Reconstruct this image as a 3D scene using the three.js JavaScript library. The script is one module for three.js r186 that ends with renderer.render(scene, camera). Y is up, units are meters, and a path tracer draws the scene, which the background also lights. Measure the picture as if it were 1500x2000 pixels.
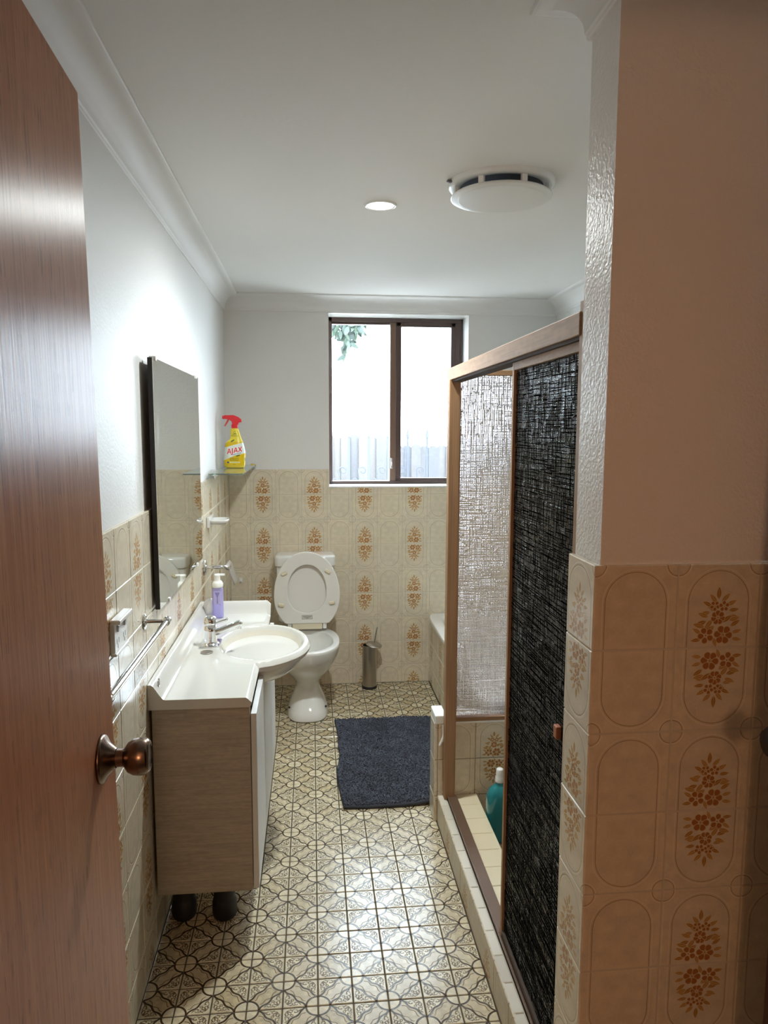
import * as THREE from 'three';
import { RoundedBoxGeometry } from 'three/addons/geometries/RoundedBoxGeometry.js';
import { mergeGeometries, toCreasedNormals } from 'three/addons/utils/BufferGeometryUtils.js';

// ------------------------------------------------------------------ camera, sky, exposure
const scene = new THREE.Scene();
const camera = new THREE.PerspectiveCamera(2 * Math.atan(1000 / 1415.7) * 180 / Math.PI, 0.75, 0.05, 60);
camera.rotation.order = 'YXZ';
camera.rotation.set(-0.1143, -0.0992, 0.003);
camera.position.set(0.472, 1.5494, 4.2878);
scene.add(camera);
scene.background = new THREE.Color(0.74, 0.88, 1.0);      // bright overcast daylight
const SKY = 29, LAMP = 7.8, LAMP_COLOR = [0.94, 1.0, 0.99];
scene.backgroundIntensity = SKY;
const renderer = new THREE.WebGLRenderer({ antialias: true });
renderer.toneMapping = THREE.LinearToneMapping;
renderer.toneMappingExposure = 1.06;
renderer.shadowMap.enabled = true;

// ------------------------------------------------------------------ helpers
let seed = 7;
const rnd = () => { seed = (seed + 0x6d2b79f5) | 0; let t = Math.imul(seed ^ (seed >>> 15), 1 | seed); t = (t + Math.imul(t ^ (t >>> 7), 61 | t)) ^ t; return ((t ^ (t >>> 14)) >>> 0) / 4294967296; };
const rr = (a, b) => a + (b - a) * rnd();
const taken = new Map();
function numbered(n) { const k = taken.get(n) || 0; taken.set(n, k + 1); return k ? n + '_' + String(k).padStart(3, '0') : n; }
const lin = (r, g, b) => new THREE.Color().setRGB(r, g, b);
function std(c, rough, o = {}) { return new THREE.MeshPhysicalMaterial({ color: Array.isArray(c) ? lin(...c) : c, roughness: rough, metalness: 0, ...o }); }
function thing(name, label, category, p = [0, 0, 0], turn = 0, group) {
  const g = new THREE.Group(); g.name = numbered(name); scene.add(g); g.position.set(...p); g.rotation.y = turn;
  g.userData = { label, category }; if (group) g.userData.group = group; return g;
}
function structure(name) { const g = new THREE.Group(); g.name = name; g.userData.kind = 'structure'; scene.add(g); return g; }
function obj(name, geo, m, parent, o = {}) {
  const g = Array.isArray(geo) ? mergeGeometries(geo.map((x) => { const y = x.index ? x.toNonIndexed() : x; for (const k of Object.keys(y.attributes)) if (!['position', 'normal', 'uv'].includes(k)) y.deleteAttribute(k); return y; })) : geo;
  const me = new THREE.Mesh(g, m); me.name = name; me.castShadow = me.receiveShadow = true;
  if (parent) parent.add(me); if (o.label) me.userData.label = o.label; if (o.kind) me.userData.kind = o.kind; return me;
}
const box = (x0, x1, y0, y1, z0, z1) => new THREE.BoxGeometry(x1 - x0, y1 - y0, z1 - z0).translate((x0 + x1) / 2, (y0 + y1) / 2, (z0 + z1) / 2);
const mbox = (...a) => { const g = box(...a), p = g.attributes.position, n = g.attributes.normal, u = g.attributes.uv; for (let i = 0; i < p.count; i++) { const N = [n.getX(i), n.getY(i), n.getZ(i)].map(Math.abs), P = [p.getX(i), p.getY(i), p.getZ(i)]; N[0] > 0.5 ? u.setXY(i, P[2], P[1]) : N[1] > 0.5 ? u.setXY(i, P[0], P[2]) : u.setXY(i, P[0], P[1]); } return g; };
const rbox = (x0, x1, y0, y1, z0, z1, r = 0.004, s = 3) => new RoundedBoxGeometry(x1 - x0, y1 - y0, z1 - z0, s, r).translate((x0 + x1) / 2, (y0 + y1) / 2, (z0 + z1) / 2);
const cyl = (r0, r1, h, n = 32) => new THREE.CylinderGeometry(r0, r1, h, n);
const lathe = (pts, n = 48) => new THREE.LatheGeometry(pts.map((p) => new THREE.Vector2(p[0], p[1])), n);
const tube = (pts, r, seg = 24, rad = 12) => new THREE.TubeGeometry(new THREE.CatmullRomCurve3(pts.map((p) => new THREE.Vector3(...p))), seg, r, rad, false);
// boxes with uv in metres, for grained materials; axis = direction of the grain (v)
function grainBox(x0, x1, y0, y1, z0, z1, axis = 'y', s = 1) {
  const g = rbox(x0, x1, y0, y1, z0, z1, Math.min(0.003, (x1 - x0) / 4, (y1 - y0) / 4, (z1 - z0) / 4), 2), p = g.attributes.position, n = g.attributes.normal, u = g.attributes.uv;
  for (let i = 0; i < p.count; i++) {
    const P = [p.getX(i), p.getY(i), p.getZ(i)], N = [Math.abs(n.getX(i)), Math.abs(n.getY(i)), Math.abs(n.getZ(i))], a = 'xyz'.indexOf(axis);
    const others = [0, 1, 2].filter((k) => k !== a), flat = N.indexOf(Math.max(...N));
    const across = flat === a ? others[0] : others.find((k) => k !== flat);
    u.setXY(i, P[across] * s, flat === a ? P[others[1]] * s : P[a] * s);
  }
  return g;
}
// surface through closed rings of points (all the same length)
function loft(rings, { cap0 = false, cap1 = false, flip = false, uv } = {}) {
  const n = rings[0].length, pos = [], uvs = [], idx = [];
  rings.forEach((r, j) => r.forEach((p, i) => { pos.push(...p); if (uv) uvs.push(...uv(p, i, j)); else uvs.push(i / n, j / (rings.length - 1)); }));
  for (let j = 0; j < rings.length - 1; j++) for (let i = 0; i < n; i++) {
    const a = j * n + i, b = j * n + (i + 1) % n, c = a + n, d = b + n;
    if (flip) idx.push(a, c, b, b, c, d); else idx.push(a, b, c, b, d, c);
  }
  for (const [on, j, f] of [[cap0, 0, true], [cap1, rings.length - 1, false]]) if (on) {
    const c = [0, 0, 0]; rings[j].forEach((p) => p.forEach((v, k) => { c[k] += v / n; }));
    const at = pos.length / 3; pos.push(...c); uvs.push(...(uv ? uv(c, 0, j) : [0.5, 0.5]));
    for (let i = 0; i < n; i++) { const a = j * n + i, b = j * n + (i + 1) % n; if (f !== flip) idx.push(at, b, a); else idx.push(at, a, b); }
  }
  const g = new THREE.BufferGeometry(); g.setAttribute('position', new THREE.Float32BufferAttribute(pos, 3)); g.setAttribute('uv', new THREE.Float32BufferAttribute(uvs, 2)); g.setIndex(idx); g.computeVertexNormals(); return g;
}
// superellipse ring in the xz plane
const ring = (cx, y, cz, rx, rz, e = 2, n = 56) => Array.from({ length: n }, (_, i) => { const t = -i / n * 2 * Math.PI, c = Math.cos(t), s = Math.sin(t); return [cx + rx * Math.sign(c) * Math.abs(c) ** (2 / e), y, cz + rz * Math.sign(s) * Math.abs(s) ** (2 / e)]; });
const extrude = (pts, depth, bevel = 0, holes = []) => {
  const s = pts instanceof THREE.Shape ? pts : new THREE.Shape(pts.map((p) => new THREE.Vector2(p[0], p[1]))); s.holes.push(...holes);
  return new THREE.ExtrudeGeometry(s, { depth, bevelEnabled: bevel > 0, bevelThickness: bevel, bevelSize: bevel, bevelSegments: 3, curveSegments: 40 });
};
// ------------------------------------------------------------------ textures
function canvasTex(w, h, draw, { srgb = true, repeat = true } = {}) {
  const c = document.createElement('canvas'); c.width = w; c.height = h; const x = c.getContext('2d'); draw(x, w, h);
  const t = new THREE.CanvasTexture(c); if (srgb) t.colorSpace = THREE.SRGBColorSpace; if (repeat) t.wrapS = t.wrapT = THREE.RepeatWrapping; t.magFilter = THREE.LinearFilter; return t;
}
function dataTex(w, h, f, { srgb = false } = {}) {
  const d = new Uint8Array(w * h * 4);
  for (let y = 0; y < h; y++) for (let x = 0; x < w; x++) { const v = f(x / w, y / h, x, y), o = (y * w + x) * 4; if (Array.isArray(v)) for (let k = 0; k < 3; k++) d[o + k] = Math.max(0, Math.min(255, v[k] * 255)); else d[o] = d[o + 1] = d[o + 2] = Math.max(0, Math.min(255, v * 255)); d[o + 3] = 255; }
  const t = new THREE.DataTexture(d, w, h); t.wrapS = t.wrapT = THREE.RepeatWrapping; t.magFilter = THREE.LinearFilter; t.minFilter = THREE.LinearFilter; if (srgb) t.colorSpace = THREE.SRGBColorSpace; t.needsUpdate = true; return t;
}
// periodic value noise on [0,1)^2
function noiseField(nx, ny, s) {
  const g = new Float32Array(nx * ny); let q = s * 7919 + 13; for (let i = 0; i < g.length; i++) { q = (q * 1664525 + 1013904223) >>> 0; g[i] = q / 4294967296; }
  return (u, v) => {
    const x = ((u % 1) + 1) % 1 * nx, y = ((v % 1) + 1) % 1 * ny, i = Math.floor(x), j = Math.floor(y), a = x - i, b = y - j, e = a * a * (3 - 2 * a), f = b * b * (3 - 2 * b);
    const G = (p, r) => g[(r % ny) * nx + (p % nx)];
    return (G(i, j) * (1 - e) + G(i + 1, j) * e) * (1 - f) + (G(i, j + 1) * (1 - e) + G(i + 1, j + 1) * e) * f;
  };
}
const withRepeat = (t, x, y = x) => { const c = t.clone(); c.repeat.set(x, y); c.needsUpdate = true; return c; };

// wall tile: a tall arch runs over two tiles; the decorated one carries a flower spray
const TC = 512;
function mottle(x, w, h, amount, s) {
  const a = noiseField(9, 9, s), b = noiseField(40, 40, s + 1), im = x.getImageData(0, 0, w, h), d = im.data;
  for (let j = 0; j < h; j++) for (let i = 0; i < w; i++) { const k = 1 + amount * (a(i / w, j / h) - 0.5) + amount * 0.5 * (b(i / w, j / h) - 0.5), o = (j * w + i) * 4; d[o] *= k; d[o + 1] *= k; d[o + 2] *= k * (1 - amount * 0.1 * (a(i / w, j / h) - 0.5)); }
  x.putImageData(im, 0, 0);
}
function archPath(x, w, inset) {
  const r = w * (0.5 - inset), top = w * (inset - 0.05);
  x.beginPath(); x.moveTo(inset * w, w * 1.02); x.lineTo(inset * w, top + r); x.arc(w / 2, top + r, r, Math.PI, 0); x.lineTo(w - inset * w, w * 1.02);
}
function tileLines(x, w, draw) {
  archPath(x, w, 0.13); draw('inner'); archPath(x, w, 0.10); draw('outer');
  for (const [cx, cy, a0] of [[0, 0, 0], [w, 0, Math.PI / 2]]) { x.beginPath(); x.arc(cx, cy, w * 0.13, a0, a0 + Math.PI / 2); draw('inner'); x.beginPath(); x.arc(cx, cy, w * 0.15, a0, a0 + Math.PI / 2); draw('outer'); }
}
function petalFlower(x, cx, cy, r, n, a, color, gap) {
  for (let k = 0; k < n; k++) {
    x.save(); x.translate(cx, cy); x.rotate(a + k * 2 * Math.PI / n); x.beginPath(); x.moveTo(r * 0.2, 0);
    x.bezierCurveTo(r * 0.4, -r * 0.5, r * 1.0, -r * 0.45, r, 0); x.bezierCurveTo(r * 1.0, r * 0.45, r * 0.4, r * 0.5, r * 0.2, 0); x.fillStyle = color; x.fill(); x.lineWidth = gap; x.strokeStyle = '#d9c8a4'; x.stroke(); x.restore();
  }
  x.beginPath(); x.arc(cx, cy, r * 0.16, 0, 7); x.fillStyle = '#d9c8a4'; x.fill(); x.beginPath(); x.arc(cx, cy, r * 0.09, 0, 7); x.fillStyle = color; x.fill();
}
function leaf(x, cx, cy, len, a, color) {
  x.save(); x.translate(cx, cy); x.rotate(a); x.beginPath(); x.moveTo(0, 0); x.quadraticCurveTo(len * 0.35, -len * 0.38, len, 0); x.quadraticCurveTo(len * 0.45, len * 0.36, 0, 0); x.fillStyle = color; x.fill();
  x.lineWidth = 2.5; x.strokeStyle = '#d9c8a4'; x.stroke(); x.beginPath(); x.moveTo(0, 0); x.lineTo(len * 0.8, 0); x.lineWidth = 2; x.stroke(); x.restore();
}
function spray(x, w) {
  const P = (u, v) => [u * w, v * w], L = '#bb9152', L2 = '#ab7c3e', F = '#a87140', G = 4;
  const leaves = [[0.5, 0.42, 0.12, -1.57], [0.48, 0.46, 0.11, -2.3], [0.54, 0.45, 0.11, -0.8], [0.42, 0.5, 0.1, -2.7], [0.6, 0.5, 0.11, -0.5], [0.4, 0.57, 0.11, 2.9], [0.63, 0.56, 0.1, -0.15], [0.38, 0.63, 0.11, -2.8], [0.64, 0.62, 0.1, 0.2], [0.36, 0.68, 0.12, 2.8],
    [0.64, 0.68, 0.11, -0.3], [0.34, 0.75, 0.12, -2.9], [0.66, 0.75, 0.11, -0.6], [0.3, 0.83, 0.1, -2.6], [0.68, 0.83, 0.1, -0.3], [0.3, 0.9, 0.1, 3.0], [0.68, 0.9, 0.1, 0.1], [0.46, 0.74, 0.14, 2.5], [0.5, 0.76, 0.13, 0.9], [0.45, 0.88, 0.1, 1.2], [0.48, 0.56, 0.1, 3.6], [0.55, 0.7, 0.12, -0.6], [0.43, 0.66, 0.12, 2.2]];
  leaves.forEach(([u, v, l, a], i) => leaf(x, ...P(u, v), l * 1.25 * w, a, i % 3 ? L : L2));
  for (const [u, v, r, n, a] of [[0.455, 0.5, 0.062, 5, 0.3], [0.57, 0.505, 0.066, 5, 0.9], [0.5, 0.64, 0.088, 7, 0.2], [0.36, 0.855, 0.1, 5, 0.5], [0.575, 0.85, 0.115, 6, 0.1]]) petalFlower(x, ...P(u, v), r * w, n, a, F, G);
}
const tileColor = (flower) => canvasTex(TC, TC, (x, w) => {
  x.fillStyle = '#ddd3bd'; x.fillRect(0, 0, w, w); mottle(x, w, w, 0.07, flower ? 3 : 5);
  tileLines(x, w, (k) => { x.lineWidth = k === 'inner' ? 4 : 5; x.strokeStyle = k === 'inner' ? 'rgba(122,94,56,0.62)' : 'rgba(238,230,210,0.95)'; x.stroke(); });
  if (flower) spray(x, w);
});
const tileBump = canvasTex(TC, TC, (x, w) => {
  x.fillStyle = '#909090'; x.fillRect(0, 0, w, w);
  tileLines(x, w, (k) => { for (const [lw, a] of k === 'inner' ? [[14, 0.25], [7, 0.5]] : [[16, 0.2], [8, 0.35]]) { x.lineWidth = lw; x.strokeStyle = k === 'inner' ? `rgba(0,0,0,${a})` : `rgba(255,255,255,${a})`; x.stroke(); } });
}, { srgb: false });
const tilePlainMap = tileColor(false), tileFlowerMap = tileColor(true);
const tileTints = [[0.98, 0.98, 0.98], [1, 0.99, 0.97], [0.96, 0.95, 0.94]];
const tileOpt = { bumpMap: tileBump, bumpScale: 0.0010, clearcoat: 0.3, clearcoatRoughness: 0.08 };
const tilePlain = tileTints.map((c) => std(c, 0.24, { map: tilePlainMap, ...tileOpt }));
const tileFlower = tileTints.map((c) => std(c, 0.24, { map: tileFlowerMap, ...tileOpt }));

// floor tile: quarter circles at two corners, a wavy band between them, scroll relief in the two triangles
function floorLines(x, w, line, thin) {
  const R = 0.33 * w;
  x.beginPath(); x.arc(0, 0, R, 0, Math.PI / 2); line(); x.beginPath(); x.arc(w, w, R, Math.PI, 1.5 * Math.PI); line();
  for (const sgn of [1, -1]) {
    x.beginPath();
    for (let k = 0; k <= 60; k++) {
      const t = k / 60, u = 0.33 + 0.67 * t, v = 0.67 * t, off = 0.028 * Math.sin(t * Math.PI * 4) * Math.sin(Math.PI * t) ** 0.4, a = u + off * 0.707, b = v - off * 0.707;
      const px = (sgn > 0 ? a : b) * w, py = (sgn > 0 ? b : a) * w; k ? x.lineTo(px, py) : x.moveTo(px, py);
    }
    line();
  }
  // wavy inner outline of the band
  for (const sgn of [1, -1]) {
    x.beginPath();
    for (let k = 0; k <= 50; k++) { const t = k / 50, d = 0.27 + 0.46 * t, off = (0.15 + 0.028 * Math.sin(t * Math.PI * 4 - 0.5) * sgn) * Math.sin(Math.PI * (0.12 + 0.76 * t)) ** 0.35; const px = (d + sgn * off * 0.707) * w, py = (d - sgn * off * 0.707) * w; k ? x.lineTo(px, py) : x.moveTo(px, py); }
    thin();
  }
  for (const flip of [false, true]) {
    x.save(); if (flip) { x.transform(0, 1, 1, 0, 0, 0); }
    const S = (f) => { x.beginPath(); f(); thin(); };
    for (const a of [-0.5, 0.25, 1.0]) { x.save(); x.translate(0.885 * w, 0.115 * w); x.rotate(Math.PI * 0.75 + (a - 0.25) * 1.05); S(() => { x.moveTo(0, 0); x.bezierCurveTo(0.05 * w, -0.06 * w, 0.14 * w, -0.05 * w, 0.17 * w, 0); x.bezierCurveTo(0.14 * w, 0.05 * w, 0.05 * w, 0.06 * w, 0, 0); }); x.restore(); }
    S(() => { x.arc(0.62 * w, 0.12 * w, 0.05 * w, 0.2, 5); }); S(() => { x.arc(0.88 * w, 0.38 * w, 0.05 * w, -3.3, 1.5); });
    S(() => { x.moveTo(0.48 * w, 0.06 * w); x.quadraticCurveTo(0.56 * w, 0.2 * w, 0.68 * w, 0.17 * w); }); S(() => { x.moveTo(0.94 * w, 0.52 * w); x.quadraticCurveTo(0.8 * w, 0.44 * w, 0.83 * w, 0.32 * w); });
    S(() => { x.arc(0.74 * w, 0.27 * w, 0.035 * w, 0, 7); }); S(() => { x.moveTo(0.66 * w, 0.05 * w); x.quadraticCurveTo(0.75 * w, 0.1 * w, 0.8 * w, 0.04 * w); }); S(() => { x.moveTo(0.95 * w, 0.34 * w); x.quadraticCurveTo(0.9 * w, 0.25 * w, 0.96 * w, 0.2 * w); });
    S(() => { x.moveTo(0.56 * w, 0.09 * w); x.lineTo(0.5 * w, 0.1 * w); }); S(() => { x.moveTo(0.9 * w, 0.46 * w); x.lineTo(0.9 * w, 0.5 * w); });
    x.restore();
  }
}
const floorMaps = [0, 1].map((v) => canvasTex(TC, TC, (x, w) => {
  x.fillStyle = v ? '#c9bd9e' : '#d0c5a8'; x.fillRect(0, 0, w, w);
  x.save(); x.beginPath(); x.moveTo(0.33 * w, 0); x.lineTo(w, 0.67 * w); x.lineTo(0.67 * w, w); x.lineTo(0, 0.33 * w); x.closePath(); x.fillStyle = v ? 'rgba(150,128,88,0.35)' : 'rgba(170,150,112,0.25)'; x.fill(); x.restore();
  x.beginPath(); for (const c of [0, w]) { x.moveTo(c, c); x.arc(c, c, 0.33 * w, c ? Math.PI : 0, c ? 1.5 * Math.PI : Math.PI / 2); } x.fillStyle = '#cdc1a3'; x.fill();
  mottle(x, w, w, 0.16, 11 + v);
  floorLines(x, w, () => { x.lineWidth = 29; x.strokeStyle = 'rgba(58,43,26,0.97)'; x.stroke(); }, () => { x.lineWidth = 11; x.strokeStyle = 'rgba(84,66,42,0.85)'; x.stroke(); });
}));
const floorBump = canvasTex(TC, TC, (x, w) => {
  x.fillStyle = '#c0c0c0'; x.fillRect(0, 0, w, w);
  floorLines(x, w, () => { for (const [lw, a] of [[34, 0.35], [18, 0.6]]) { x.lineWidth = lw; x.strokeStyle = `rgba(0,0,0,${a})`; x.stroke(); } }, () => { for (const [lw, a] of [[16, 0.3], [8, 0.45]]) { x.lineWidth = lw; x.strokeStyle = `rgba(0,0,0,${a})`; x.stroke(); } });
}, { srgb: false });
const floorMats = [[0, [1, 1, 1]], [1, [1, 1, 1]], [0, [0.93, 0.92, 0.9]]].map(([k, c]) => std(c, 0.27, { map: floorMaps[k], bumpMap: floorBump, bumpScale: 0.0011, clearcoat: 0.15, clearcoatRoughness: 0.15 }));

// paint with a roller stipple
const stippleA = noiseField(128, 128, 21), stippleB = noiseField(60, 60, 22), stippleC = noiseField(13, 13, 23);
const paintBump = dataTex(512, 512, (u, v) => 0.5 + 0.35 * (stippleA(u, v) - 0.5) + 0.6 * (stippleB(u, v) - 0.5) + 0.2 * (stippleC(u, v) - 0.5));
const paint = std([0.79, 0.79, 0.775], 0.5, { bumpMap: withRepeat(paintBump, 3), bumpScale: 0.0005 });
const ceilingPaint = std([0.88, 0.88, 0.87], 0.75, { bumpMap: withRepeat(paintBump, 1.5), bumpScale: 0.0003 });
const grout = std([0.60, 0.55, 0.44], 0.9);
const floorGrout = std([0.07, 0.05, 0.03], 0.9);
// door veneer
const wA = noiseField(180, 5, 31), wB = noiseField(60, 3, 32), wC = noiseField(9, 2, 33), wD = noiseField(400, 26, 34);
const woodMap = dataTex(1024, 1024, (u, v) => { const s = u + 0.012 * (wC(u, v) - 0.5), k = 0.55 * wA(s, v) + 0.3 * wB(s, v) + 0.15 * wC(u, v), p = wD(s, v) > 0.8 ? 0.84 : 1; return [(0.72 + 0.11 * (k - 0.5)) * p, (0.495 + 0.10 * (k - 0.5)) * p, (0.36 + 0.08 * (k - 0.5)) * p]; }, { srgb: true });
const woodBump = dataTex(1024, 1024, (u, v) => 0.5 + 0.5 * (wA(u, v) - 0.5) + 0.5 * (wD(u, v) - 0.5));
const doorWood = std([1, 1, 1], 0.36, { map: woodMap, bumpMap: woodBump, bumpScale: 0.0003, anisotropy: 0.75 });
const darkWood = std([0.10, 0.06, 0.06], 0.45, { map: woodMap, clearcoat: 0.2, clearcoatRoughness: 0.3 });
const bronze = std([0.35, 0.20, 0.10], 0.55, { metalness: 0.12, map: dataTex(256, 256, (u, v) => { const k = 0.9 + 0.2 * (stippleB(u, v * 0.1) - 0.5) + 0.3 * (stippleC(u, v) - 0.5); return [k, k, k]; }) });
const bronzeDark = std([0.06, 0.038, 0.025], 0.75);
const windowBronze = std([0.075, 0.05, 0.042], 0.38, { metalness: 0.3 });
const white = std([0.83, 0.83, 0.80], 0.25);
const whiteGloss = std([0.66, 0.655, 0.62], 0.12, { clearcoat: 0.6, clearcoatRoughness: 0.05 });
const porcelain = std([0.80, 0.80, 0.77], 0.1, { clearcoat: 0.5, clearcoatRoughness: 0.04 });
const seatPlastic = std([0.78, 0.77, 0.72], 0.3);
const cream = std([0.72, 0.64, 0.47], 0.4);
const chrome = std([0.82, 0.83, 0.85], 0.08, { metalness: 1 });
const steel = std([0.47, 0.44, 0.40], 0.32, { metalness: 1, anisotropy: 0.6 });
const brass = std([0.24, 0.175, 0.135], 0.25, { metalness: 1 });
const black = std([0.012, 0.012, 0.014], 0.5);
const lamA = noiseField(300, 10, 41), lamB = noiseField(120, 40, 42), lamC = noiseField(60, 4, 43);
const laminateMap = dataTex(512, 512, (u, v) => { const k = 1 + 0.13 * (lamA(u, v) - 0.5) + 0.08 * (lamB(u, v) - 0.5) + 0.06 * (lamC(u, v) - 0.5); return [0.66 * k, 0.62 * k, 0.56 * k]; }, { srgb: true });
const laminate = std([1, 1, 1], 0.55, { map: withRepeat(laminateMap, 2.2) });
const doorWhite = std([0.72, 0.73, 0.73], 0.38);
const clearPane = std([1, 1, 1], 0.02, { transmission: 1, thickness: 0, ior: 1.5 });
// shower glass with a pressed crosshatch of raised threads
const glassBump = canvasTex(1024, 1024, (x, w) => {
  x.fillStyle = '#202020'; x.fillRect(0, 0, w, w); const S = w / 0.4;   // the tile is 0.4 m
  const lines = (vertical) => {
    for (let p = 0; p < w; p += 0.0055 * S) for (let q = -200; q < w;) {
      const len = rr(0.02, 0.13) * S, j = rr(-0.0022, 0.0022) * S, lw = rr(0.0010, 0.0026) * S, g = Math.floor(rr(110, 250)), bend = rr(-0.003, 0.003) * S;
      for (const [m, a] of [[1.7, 0.35], [1, 0.7]]) { x.lineWidth = lw * m; x.strokeStyle = `rgba(${g},${g},${g},${a})`; x.beginPath(); if (vertical) { x.moveTo(p + j, q); x.quadraticCurveTo(p + j + bend, q + len / 2, p + j, q + len); } else { x.moveTo(q, p + j); x.quadraticCurveTo(q + len / 2, p + j + bend, q + len, p + j); } x.stroke(); }
      q += len + rr(0.0, 0.012) * S;
    }
  };
  lines(true); lines(false);
}, { srgb: false });
const showerGlass = std([0.84, 0.79, 0.82], 0.06, { transmission: 1, thickness: 0.005, ior: 1.5, bumpMap: withRepeat(glassBump, 2.5), bumpScale: 0.0018 });
const darkGlass = std([0.03, 0.03, 0.034], 0.07, { transmission: 0.6, thickness: 0.005, ior: 1.6, bumpMap: withRepeat(glassBump, 2.5), bumpScale: 0.0032 });

// ------------------------------------------------------------------ room shell
const CEIL = 2.305, TILE = 0.15, TOP = 1.312, PL = -0.012;       // tile faces stand 12 mm proud of the plaster
// a chamfered slab w x h x t, its face at z = 0, its lower left corner at the origin; uv window of the full tile, turned by half a turn if asked
const slabCache = new Map();
function slab(w, h, t, uv = [0, 0, 1, 1], turned = false, c = 0.0016) {
  const key = [w, h, t, ...uv].map((v) => v.toFixed(4)).join() + turned + c; if (slabCache.has(key)) return slabCache.get(key);
  const pos = [], tex = [], q = (a, b, cc, d) => { for (const p of [a, b, cc, a, cc, d]) { pos.push(...p); let u = uv[0] + (uv[2] - uv[0]) * p[0] / w, v = uv[1] + (uv[3] - uv[1]) * p[1] / h; if (turned) { u = 1 - u; v = 1 - v; } tex.push(u, v); } };
  const A = [[0, 0], [w, 0], [w, h], [0, h]], B = [[c, c], [w - c, c], [w - c, h - c], [c, h - c]];
  q(...B.map((p) => [...p, 0]));
  for (let i = 0; i < 4; i++) { const j = (i + 1) % 4; q([...A[i], -c], [...A[j], -c], [...B[j], 0], [...B[i], 0]); q([...A[i], -t], [...A[j], -t], [...A[j], -c], [...A[i], -c]); }
  const g = new THREE.BufferGeometry(); g.setAttribute('position', new THREE.Float32BufferAttribute(pos, 3)); g.setAttribute('uv', new THREE.Float32BufferAttribute(tex, 2)); g.computeVertexNormals();
  slabCache.set(key, g); return g;
}
const GAP = 0.0011;
// lay tiles over a face: O = lower left corner seen from the front, U, V, N = right, up, outward
function layTiles(parent, O, U, V, cols, rows, { clip = () => [0, 0], skip = () => false, mats = [tilePlain, tileFlower], lift = 0, name = 'tile' } = {}) {
  const u = new THREE.Vector3(...U), v = new THREE.Vector3(...V), n = u.clone().cross(v), q = new THREE.Quaternion().setFromRotationMatrix(new THREE.Matrix4().makeBasis(u, v, n));
  cols.forEach(([a0, a1, full0, flower]) => rows.forEach(([b0, b1, vfull0, turned]) => {
    for (const [p0, p1, r0, r1] of clip(a0, a1, b0, b1) || [[a0, a1, b0, b1]]) {
      if (p1 - p0 < 0.006 || r1 - r0 < 0.006 || skip(p0, p1, r0, r1)) continue;
      const uv = [(p0 - full0) / TILE, (r0 - vfull0) / TILE, (p1 - full0) / TILE, (r1 - vfull0) / TILE], m = mats[flower ? 1 : 0];
      const t = obj(numbered(name), slab(p1 - p0 - 2 * GAP, r1 - r0 - 2 * GAP, 0.008, uv, turned), m[Math.floor(rnd() * m.length)], parent);
      t.position.set(...O).addScaledVector(u, p0 + GAP).addScaledVector(v, r0 + GAP).addScaledVector(n, lift + rr(-0.0004, 0.0004)); t.quaternion.copy(q);
      t.rotateY(rr(-0.002, 0.002)); t.rotateX(rr(-0.002, 0.002));
    }
  }));
}
const noClip = { clip: () => null };
function courses(top, bottom = 0) { const out = []; for (let k = 0, y = top; y > bottom + 0.004; k++, y -= TILE) out.push([Math.max(bottom, y - TILE), y, y - TILE, k % 2 === 1]); return out; }
const rowsMain = courses(TOP);

// left wall, a hair out of square as in the photograph
const wallLeft = structure('wall_left');
wallLeft.position.set(0, 0, 2.4); wallLeft.rotation.y = 0.0054;
obj('plaster', mbox(-0.14, PL, 0, CEIL + 0.05, -2.6, 1.75), paint, wallLeft);
obj('grout', box(PL, -0.0012, 0, TOP - 0.002, -2.41, 1.55), grout, wallLeft);
{ // u runs towards the camera's left, i.e. along -z as seen from the room: origin at the near end
  const cols = []; for (let k = -9; k <= 17; k++) { const z1 = 2.523 - TILE * k, z0 = z1 - TILE; if (z0 > 3.95) continue; const hi = Math.min(z1, 3.94), lo = Math.max(z0, 0); if (hi - lo > 0.01) cols.push([3.95 - hi, 3.95 - lo, 3.95 - z1, Math.abs(k) % 2 === 1]); }
  layTiles(wallLeft, [0, 0, 1.55], [0, 0, -1], [0, 1, 0], cols, rowsMain, noClip);
}
// back wall with the window opening
const WX0 = 0.572, WX1 = 1.400, WY0 = 1.207, WY1 = 2.215;
const wallBack = structure('wall_back');
obj('plaster', [mbox(-0.2, WX0, 0, CEIL + 0.05, -0.26, PL), mbox(WX1, 2.05, 0, CEIL + 0.05, -0.26, PL), mbox(WX0, WX1, 0, WY0, -0.26, PL), mbox(WX0, WX1, WY1, CEIL + 0.05, -0.26, PL)], paint, wallBack);
obj('grout', [box(-0.02, WX0 - 0.001, 0, TOP - 0.002, PL, -0.0012), box(WX0 - 0.001, WX1 + 0.001, 0, WY0 - 0.003, PL, -0.0012), box(WX1 + 0.001, 1.93, 0, TOP - 0.002, PL, -0.0012)], grout, wallBack);
{
  const X0 = 0.1085, cols = []; for (let i = -1; i <= 12; i++) { const a = X0 + TILE * i, lo = Math.max(a, -0.012), hi = Math.min(a + TILE, 1.92); if (hi - lo > 0.01) cols.push([lo, hi, a, i % 2 === 0]); }
  const clip = (a0, a1, b0, b1) => {
    if (b1 <= WY0 || a1 <= WX0 || a0 >= WX1) return null;
    const out = []; if (a0 < WX0) out.push([a0, WX0, b0, b1]); if (a1 > WX1) out.push([WX1, a1, b0, b1]); if (b0 < WY0) out.push([Math.max(a0, WX0), Math.min(a1, WX1), b0, WY0 - 0.002]); return out;
  };
  layTiles(wallBack, [0, 0, 0], [1, 0, 0], [0, 1, 0], cols, rowsMain, { clip });
}
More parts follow.
